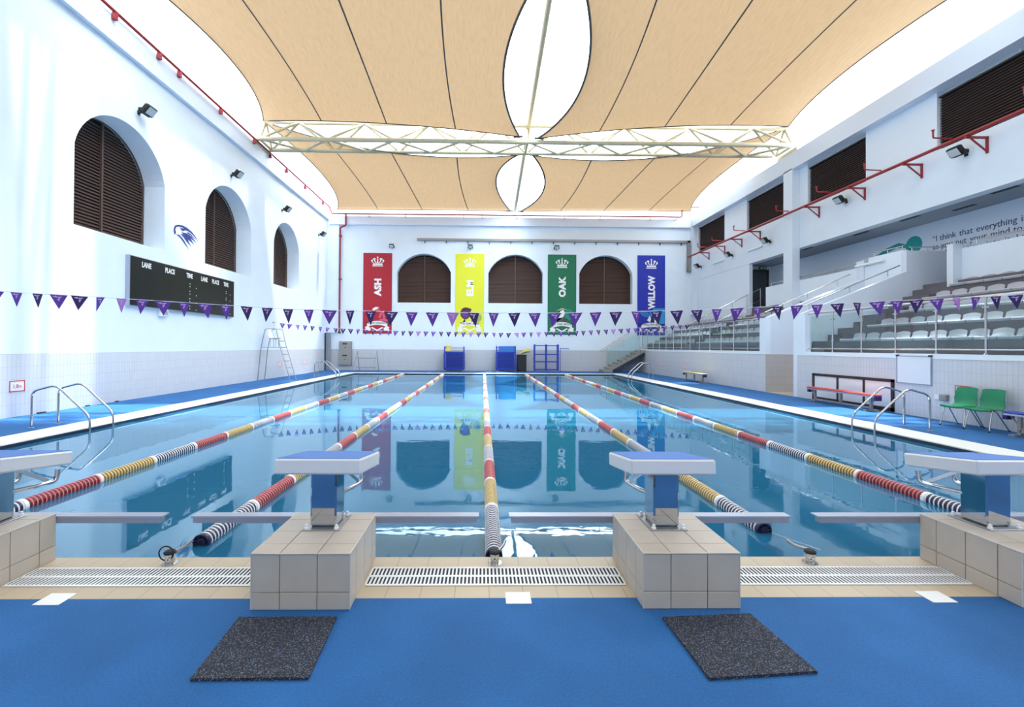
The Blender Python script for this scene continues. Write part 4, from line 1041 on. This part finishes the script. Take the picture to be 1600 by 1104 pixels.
# ------------------------------------------------------------------ pool ladders
def ladder(side, y0, y1, label):
    root = thing('pool_ladder', label, 'pool ladder', (side*8.7, (y0+y1)/2, 0), 'pool ladders')
    for y in (y0, y1):
        pts = [(side*9.2, y, 0), (side*9.2, y, .74), (side*8.72, y, .87), (side*8.04, y, .24), (side*8.04, y, -1.2)]
        mb = MB(); mb.tube(fillet(pts, .14, 8), .021, 12); mb.build('handrail', 'steel', root)
        mb = MB(); mb.lathe([(.05, 0), (.05, .008), (.03, .014)], 16, Matrix.Translation((side*9.2, y, 0))); mb.build('flange', 'steel_dull', root)
    mb = MB()
    for z in (-.35, -.65, -.95): mb.box(side*8.04-.04, side*8.04+.04, y0, y1, z, z+.025)
    mb.build('treads', 'steel_dull', root)
ladder(-1, 5.66, 6.24, 'steel pool ladder at the left edge near the camera')
ladder(1, 5.66, 6.24, 'steel pool ladder at the right edge near the camera')
ladder(-1, 21.1, 21.7, 'steel pool ladder at the far left edge beyond the lifeguard chair')
ladder(1, 21.1, 21.7, 'steel pool ladder at the far right edge near the stair')

# ------------------------------------------------------------------ lifeguard chair
root = thing('lifeguard_chair', 'tall white and steel lifeguard chair against the left wall', 'lifeguard chair', (-10.1, 18.6, 0))
for y in (18.25, 18.95):
    mb = MB(); mb.tube(fillet([(-10.85, y, 0), (-10.72, y, 1.5), (-10.52, y, 2.48), (-10.0, y, 2.5), (-9.85, y, 1.8), (-9.3, y, 0)], .12), .02, 10); mb.build('side_frame', 'steel_dull', root)
mb = MB(); 
for k in range(6): z = .3+k*.32; x = -9.3-.31*z; mb.tube([(x, 18.25, z), (x, 18.95, z)], .016, 8)
mb.build('rungs', 'steel_dull', root)
mb = MB()
for x in (-10.7, -9.78): mb.tube([(x, 18.25, 1.6), (x, 18.95, 1.6)], .016, 8)
for y in (18.25, 18.95): mb.tube([(-10.72, y, 1.6), (-9.77, y, 1.6)], .016, 8)
for x in (-10.35, -10.1):
    for y in (18.45, 18.75): mb.tube([(x, y, 1.6), (x, y, 2.02)], .012, 8)
mb.build('brace_frame', 'steel', root)
mb = MB()
rows = []
for u, z in ((-9.95, 2.05), (-10.0, 2.02), (-10.25, 2.0), (-10.38, 2.02), (-10.45, 2.2), (-10.5, 2.52)): rows.append([(u, 18.38+j*.11, z+.03*abs(j-2)/2) for j in range(5)])
mb.grid(rows); mb.grid([[(x-.01, y, z-.02) for x, y, z in r][::-1] for r in rows]); mb.build('seat', 'white_plastic', root)

# grey cabinets and equipment rack in the far left corner
root = thing('wall_cabinet', 'grey two-door metal cabinet on the back wall by the left corner', 'cabinet', (-9.6, 28, .36))
mb = MB(); mb.box(-10.06, -9.2, 27.98, 28.14, .36, 2.0); mb.build('body', 'cabinet_grey', root)
for z0, z1 in ((.38, 1.17), (1.19, 1.98)):
    mb = MB(); mb.use('cabinet_grey'); mb.box(-10.04, -9.22, 27.96, 27.98, z0, z1); d = mb.build('door', None, root)
    mb = MB(); mb.box(-9.82, -9.5, 27.95, 27.96, z1-.2, z1-.1); mb.box(-9.7, -9.58, 27.945, 27.96, z1-.42, z1-.38); mb.build('vent', 'dark_slot', d)
root = thing('towel_rack', 'low steel rack with two bars standing by the back wall at left', 'rack', (-8.05, 27.55, 0))
for x in (-8.72, -7.4):
    mb = MB(); mb.tube(fillet([(x-.1, 27.35, 0), (x, 27.5, 1.25), (x+.02, 27.55, 1.36), (x+.04, 27.6, 1.25), (x+.12, 27.85, 0)], .06), .022, 8)
    mb.tube([(x-.12, 27.35, .02), (x+.16, 27.85, .02)], .022, 8); mb.build('end_frame', 'steel', root)
for z in (.86, .22): mb = MB(); mb.tube([(-8.75, 27.5, z), (-7.35, 27.5, z)], .028, 8); mb.build('bar', 'grey_metal', root)

# ------------------------------------------------------------------ blue cage trolleys, bin, shelf frame
def cage(x0, x1, top, label, boards):
    root = thing('mesh_trolley', label, 'storage trolley', ((x0+x1)/2, 27.5, 0), 'blue mesh trolleys')
    y0, y1 = 27.15, 27.75; P = 'blue_plastic'
    for x in (x0+.04, x1-.04):
        for y in (y0, y1): mb = MB(); mb.box(x-.03, x+.03, y-.03, y+.03, .09, top); mb.build('post', P, root)
    mb = MB(); mb.use(P)
    for i in range(17): x = x0+.09+(x1-x0-.18)*i/16; mb.box(x-.011, x+.011, y0-.03, y0-.01, .16, 1.3)
    for i in range(13): z = .18+i*.092; mb.box(x0+.06, x1-.06, y0-.035, y0-.015, z-.013, z+.013)
    mb.box(x0+.04, x1-.04, y0-.03, y0, 1.26, 1.34); mb.box(x0+.04, x1-.04, y0-.03, y0, .12, .26)
    mb.build('front_mesh', None, root)
    for xx in (x0, x1):
        mb = MB(); mb.use(P)
        for i in range(11): z = .2+i*.1; mb.box(xx-.05, xx+.05, y0-.05, y1, z, z+.045, b=.01)
        mb.build('side_slats', None, root)
    mb = MB(); mb.box(x0+.1, x1-.1, y1-.05, y1, .15, 1.3); mb.box(x0+.08, x1-.08, y0, y1, .1, .15); mb.build('back_panel', 'f_navy', root)  # navy colour stands in for the shaded inside seen through the mesh holes
    mb = MB(); mb.use(P); mb.box(x0+.04, x1-.04, y1-.02, y1+.02, top-.12, top-.08); mb.build('top_bar', None, root)
    for x in (x0+.1, x1-.1): mb = MB(); mb.tube([(x, y0-.02, .045), (x, y0+.03, .045)], .045, 12); mb.build('castor', 'grey_metal', root)
    if boards:
        for k in range(3):
            mb = MB(); mb.box(x0+.18, x1-.08, y0+.05+k*.12, y0+.1+k*.12, 1.345, 1.74-.03*k, b=.01); mb.build('kickboard', 'blue_light', label='blue foam kickboard standing on top of the middle blue trolley', cat='kickboard', group='kickboards on the middle trolley')
cage(-2.74, -1.36, 1.68, 'left blue mesh storage trolley against the back wall', False)
mb = MB(); mb.box(-2.68, -2.3, 27.2, 27.55, 1.345, 1.55, b=.03); mb.box(-2.62, -2.28, 27.25, 27.5, 1.55, 1.80, b=.05)
mb.build('foam_pads', 'yellow_pad', label='stack of pale foam pads on top of the left blue trolley', cat='foam pads')
cage(.79, 2.14, 1.74, 'middle blue mesh storage trolley against the back wall', True)
root = thing('storage_bin', 'black storage bin between the blue trolley and the blue shelf frame', 'bin', (2.55, 27.45, 0))
mb = MB(); mb.box(2.24, 2.86, 27.2, 27.75, .02, 1.15, b=.02); mb.build('body', 'black_soft', root)
mb = MB(); mb.box(2.22, 2.88, 27.18, 27.77, 1.1, 1.16); mb.build('rim', 'black', root)
for k, (dx, dz, m_) in enumerate(((.0, 0, 'yellow_foam'), (.12, .1, 'yellow_foam'), (.2, -.08, 'green_sign'))):
    mb = MB(); mb.tube(fillet([(2.4+dx*.3, 27.4+k*.07, 1.2), (2.75+dx, 27.4+k*.07, 1.42+dz), (3.12, 27.4+k*.07, 1.42+dz)], .2), .035, 8)
    mb.build('foam_noodle', m_, label=('lower yellow foam noodle leaning out of the black bin', 'upper yellow foam noodle leaning out of the black bin', 'green foam noodle leaning out of the black bin')[k], cat='foam noodle', group='noodles in the black bin')
root = thing('shelf_frame', 'open blue tubular shelf frame right of the black bin', 'shelf frame', (4.2, 27.5, 0))
for x in (3.42, 4.22, 5.02):
    for y in (27.2, 27.7): mb = MB(); mb.box(x-.035, x+.035, y-.03, y+.03, .06, 1.86); mb.build('post', 'blue_plastic', root)
for z in (.14, .68, 1.18, 1.78):
    mb = MB(); mb.box(3.38, 5.06, 27.16, 27.2, z-.03, z+.03); mb.box(3.38, 5.06, 27.7, 27.74, z-.03, z+.03); mb.box(3.38, 3.42, 27.2, 27.7, z-.03, z+.03); mb.box(5.02, 5.06, 27.2, 27.7, z-.03, z+.03); mb.build('shelf_bar', 'blue_plastic', root)
for x in (3.42, 4.22, 5.02): mb = MB(); mb.tube([(x, 27.15, .03), (x, 27.25, .03)], .03, 10); mb.build('castor', 'grey_metal', root)
root = thing('towel_stand', 'thin blue stand with one side arm right of the blue shelf frame', 'stand', (5.25, 27.6, 0))
mb = MB(); mb.tube([(5.22, 27.6, .02), (5.22, 27.6, 1.6)], .02, 8); mb.build('post', 'blue_plastic', root)
mb = MB(); mb.tube([(5.22, 27.6, 1.58), (5.85, 27.6, 1.56)], .022, 8); mb.build('arm', 'blue_plastic', root)
mb = MB(); mb.box(5.15, 5.9, 27.45, 27.75, 0, .03); mb.build('foot', 'blue_plastic', root)

# ------------------------------------------------------------------ benches, hatch, whiteboard, chairs on the right
root = thing('hatch_window', 'dark brown framed low hatch with pale panels in the right tiled wall', 'hatch', (WR, 9.8, .02))
mb = MB()
for b in ((8.29, 11.28, .80, .88), (8.29, 11.28, .02, .12), (8.29, 8.37, .02, .88), (11.2, 11.28, .02, .88)): mb.box(WR-.04, WR+.0, b[0], b[1], b[2], b[3])
mb.build('frame', 'brown_frame', root)
for y in (9.25, 10.22): mb = MB(); mb.box(WR-.035, WR, y-.03, y+.03, .1, .82); mb.build('mullion', 'brown_frame', root)
for a, b in ((8.37, 9.22), (9.28, 10.19), (10.25, 11.2)): mb = MB(); mb.box(WR-.015, WR, a, b, .12, .8); mb.build('panel', 'whiteboard', root)
def bench(y0, y1, x, pad, label, name='bench'):
    root = thing(name, label, 'bench', (x, (y0+y1)/2, 0), 'gym benches on the right deck')
    mb = MB(); mb.box(x-.13, x+.13, y0, y1, .43, .47, b=.015); mb.build('seat', pad, root)
    mb = MB(); mb.box(x-.11, x+.11, y0+.02, y1-.02, .39, .43); mb.build('under_frame', 'alu', root)
    for y in (y0+.22, y1-.22):
        s_ = -1 if y < (y0+y1)/2 else 1
        mb = MB(); mb.box(x-.03, x+.03, y-.03, y+.03, .03, .4); mb.box(x-.18, x+.18, y-.05, y+.05, 0, .035); mb.build('leg', 'grey_metal', root)
        mb = MB(); mb.tube([(x, y+s_*.15, .02), (x, y-s_*.25, .4)] if False else [(x, y+s_*.18, .4), (x, y-s_*.12, .03)], .016, 8); mb.build('strut', 'grey_metal', root)
        mb = MB(); mb.box(x-.08, x+.08, y+s_*.16, y+s_*.24, .30, .42); mb.build('end_hook', 'flag_navy', root)
    mb = MB(); mb.box(x-.03, x+.03, (y0+y1)/2-.03, (y0+y1)/2+.03, .08, .4); mb.box(x-.03, x+.03, y0+.22, y1-.22, .07, .11); mb.build('centre_support', 'grey_metal', root)
bench(8.32, 10.85, 10.45, 'red_plastic', 'long low bench with a red seat in front of the brown-framed hatch')
bench(17.7, 19.9, 10.4, 'yellow_pad', 'low bench with a pale yellow seat at the far right wall')
bench(3.1, 5.3, 10.42, 'blue_plastic', 'low bench with a blue seat at the right frame edge beside the green chairs')
root = thing('whiteboard', 'blank white board hung on the right wall above the pool deck', 'whiteboard', (WR, 7.75, .82))
mb = MB(); mb.box(WR-.025, WR-.006, 7.29, 8.19, .82, 1.51, b=.006); mb.build('panel', 'whiteboard', root)
mb = MB(); t = .02
for b in ((7.28, 8.2, .80, .80+t), (7.28, 8.2, 1.5, 1.5+t), (7.27, 7.29, .8, 1.52), (8.19, 8.21, .8, 1.52)): mb.box(WR-.035, WR-.004, b[0], b[1], b[2], b[3])
mb.build('frame', 'alu', root)
for y in (7.3, 8.18): mb = MB(); mb.box(WR-.038, WR-.004, y-.04, y+.04, 1.5, 1.545); mb.build('corner_clip', 'dark_slot', root)
root = thing('power_socket', 'grey weatherproof power socket on the right wall left of the green chairs', 'socket', (WR, 6.95, .47))
mb = MB(); mb.box(WR-.08, WR-.004, 6.87, 7.05, .47, .62, b=.012); mb.build('cover', 'grey_metal', root)
mb = MB(); mb.box(WR-.03, WR-.004, 7.08, 7.2, .48, .6, b=.006); mb.build('plate', 'white_plastic', root)

def chair(cx, cy, yaw, label):
    root = thing('plastic_chair', label, 'chair', (cx, cy, 0), 'green plastic chairs')
    T = Matrix.Translation((cx, cy, 0)) @ Matrix.Rotation(yaw, 4, 'Z')     # local -Y is the front of the chair
    prof = [(-.22, .415), (-.24, .44), (-.20, .455), (-.08, .44), (.06, .43), (.14, .44), (.19, .50), (.215, .62), (.245, .76), (.265, .84), (.27, .86)]
    rows = []
    for y, z in prof:
        w_ = .215 if y < .15 else (.205 if z < .7 else .19)
        rows.append([tuple(T @ Vector((w_*(j/4-1), y-(.035*(j/4-1)**2 if z > .5 else 0), z+(.018*(j/4-1)**2 if z < .5 else (-.02*(j/4-1)**4 if z > .8 else 0))))) for j in range(9)])
    TR = T.to_3x3()
    low = [[tuple(Vector(p)-TR @ Vector((0, -.012 if i > 5 else 0, .012 if i < 7 else 0))) for p in r] for i, r in enumerate(rows)]
    mb = MB(); mb.grid(rows); mb.grid([r[::-1] for r in low]); mb.grid([rows[0], low[0]]); mb.grid([rows[-1], low[-1]])
    mb.grid([[r[0] for r in rows], [r[0] for r in low]]); mb.grid([[r[-1] for r in rows], [r[-1] for r in low]])
    mb.build('shell', 'green_plastic', root)
    for sx_ in (-1, 1):
        mb = MB(); mb.tube([tuple(T @ Vector(q)) for q in fillet([(sx_*.17, -.12, .425), (sx_*.19, -.14, .40), (sx_*.21, -.24, .01)], .02)], .012, 8); mb.build('leg', 'steel', root)
        mb = MB(); mb.tube([tuple(T @ Vector(q)) for q in fillet([(sx_*.17, -.05, .425), (sx_*.19, -.0, .40), (sx_*.21, .30, .01)], .02)], .012, 8); mb.build('leg', 'steel', root)
        for y in (-.24, .30): mb = MB(); mb.lathe([(.016, 0), (.016, .03)], 10, T @ Matrix.Translation((sx_*.21, y, 0))); mb.build('foot_cap', 'black', root)
chair(10.42, 6.22, math.radians(-78), 'green plastic chair on the right deck, left one of the pair')
chair(10.42, 5.70, math.radians(-80), 'green plastic chair on the right deck beside the blue bench')

# small black hose ends lying along the left wall
for k, (y, l) in enumerate(((7.55, .22), (8.9, .12), (9.9, .12))):
    mb = MB(); mb.box(WL+.02, WL+.07, y, y+l, 0, .03, b=.01); mb.build('floor_hook', 'black', label='small black cable clip on the deck along the left wall', cat='clip', group='black clips along the left wall')
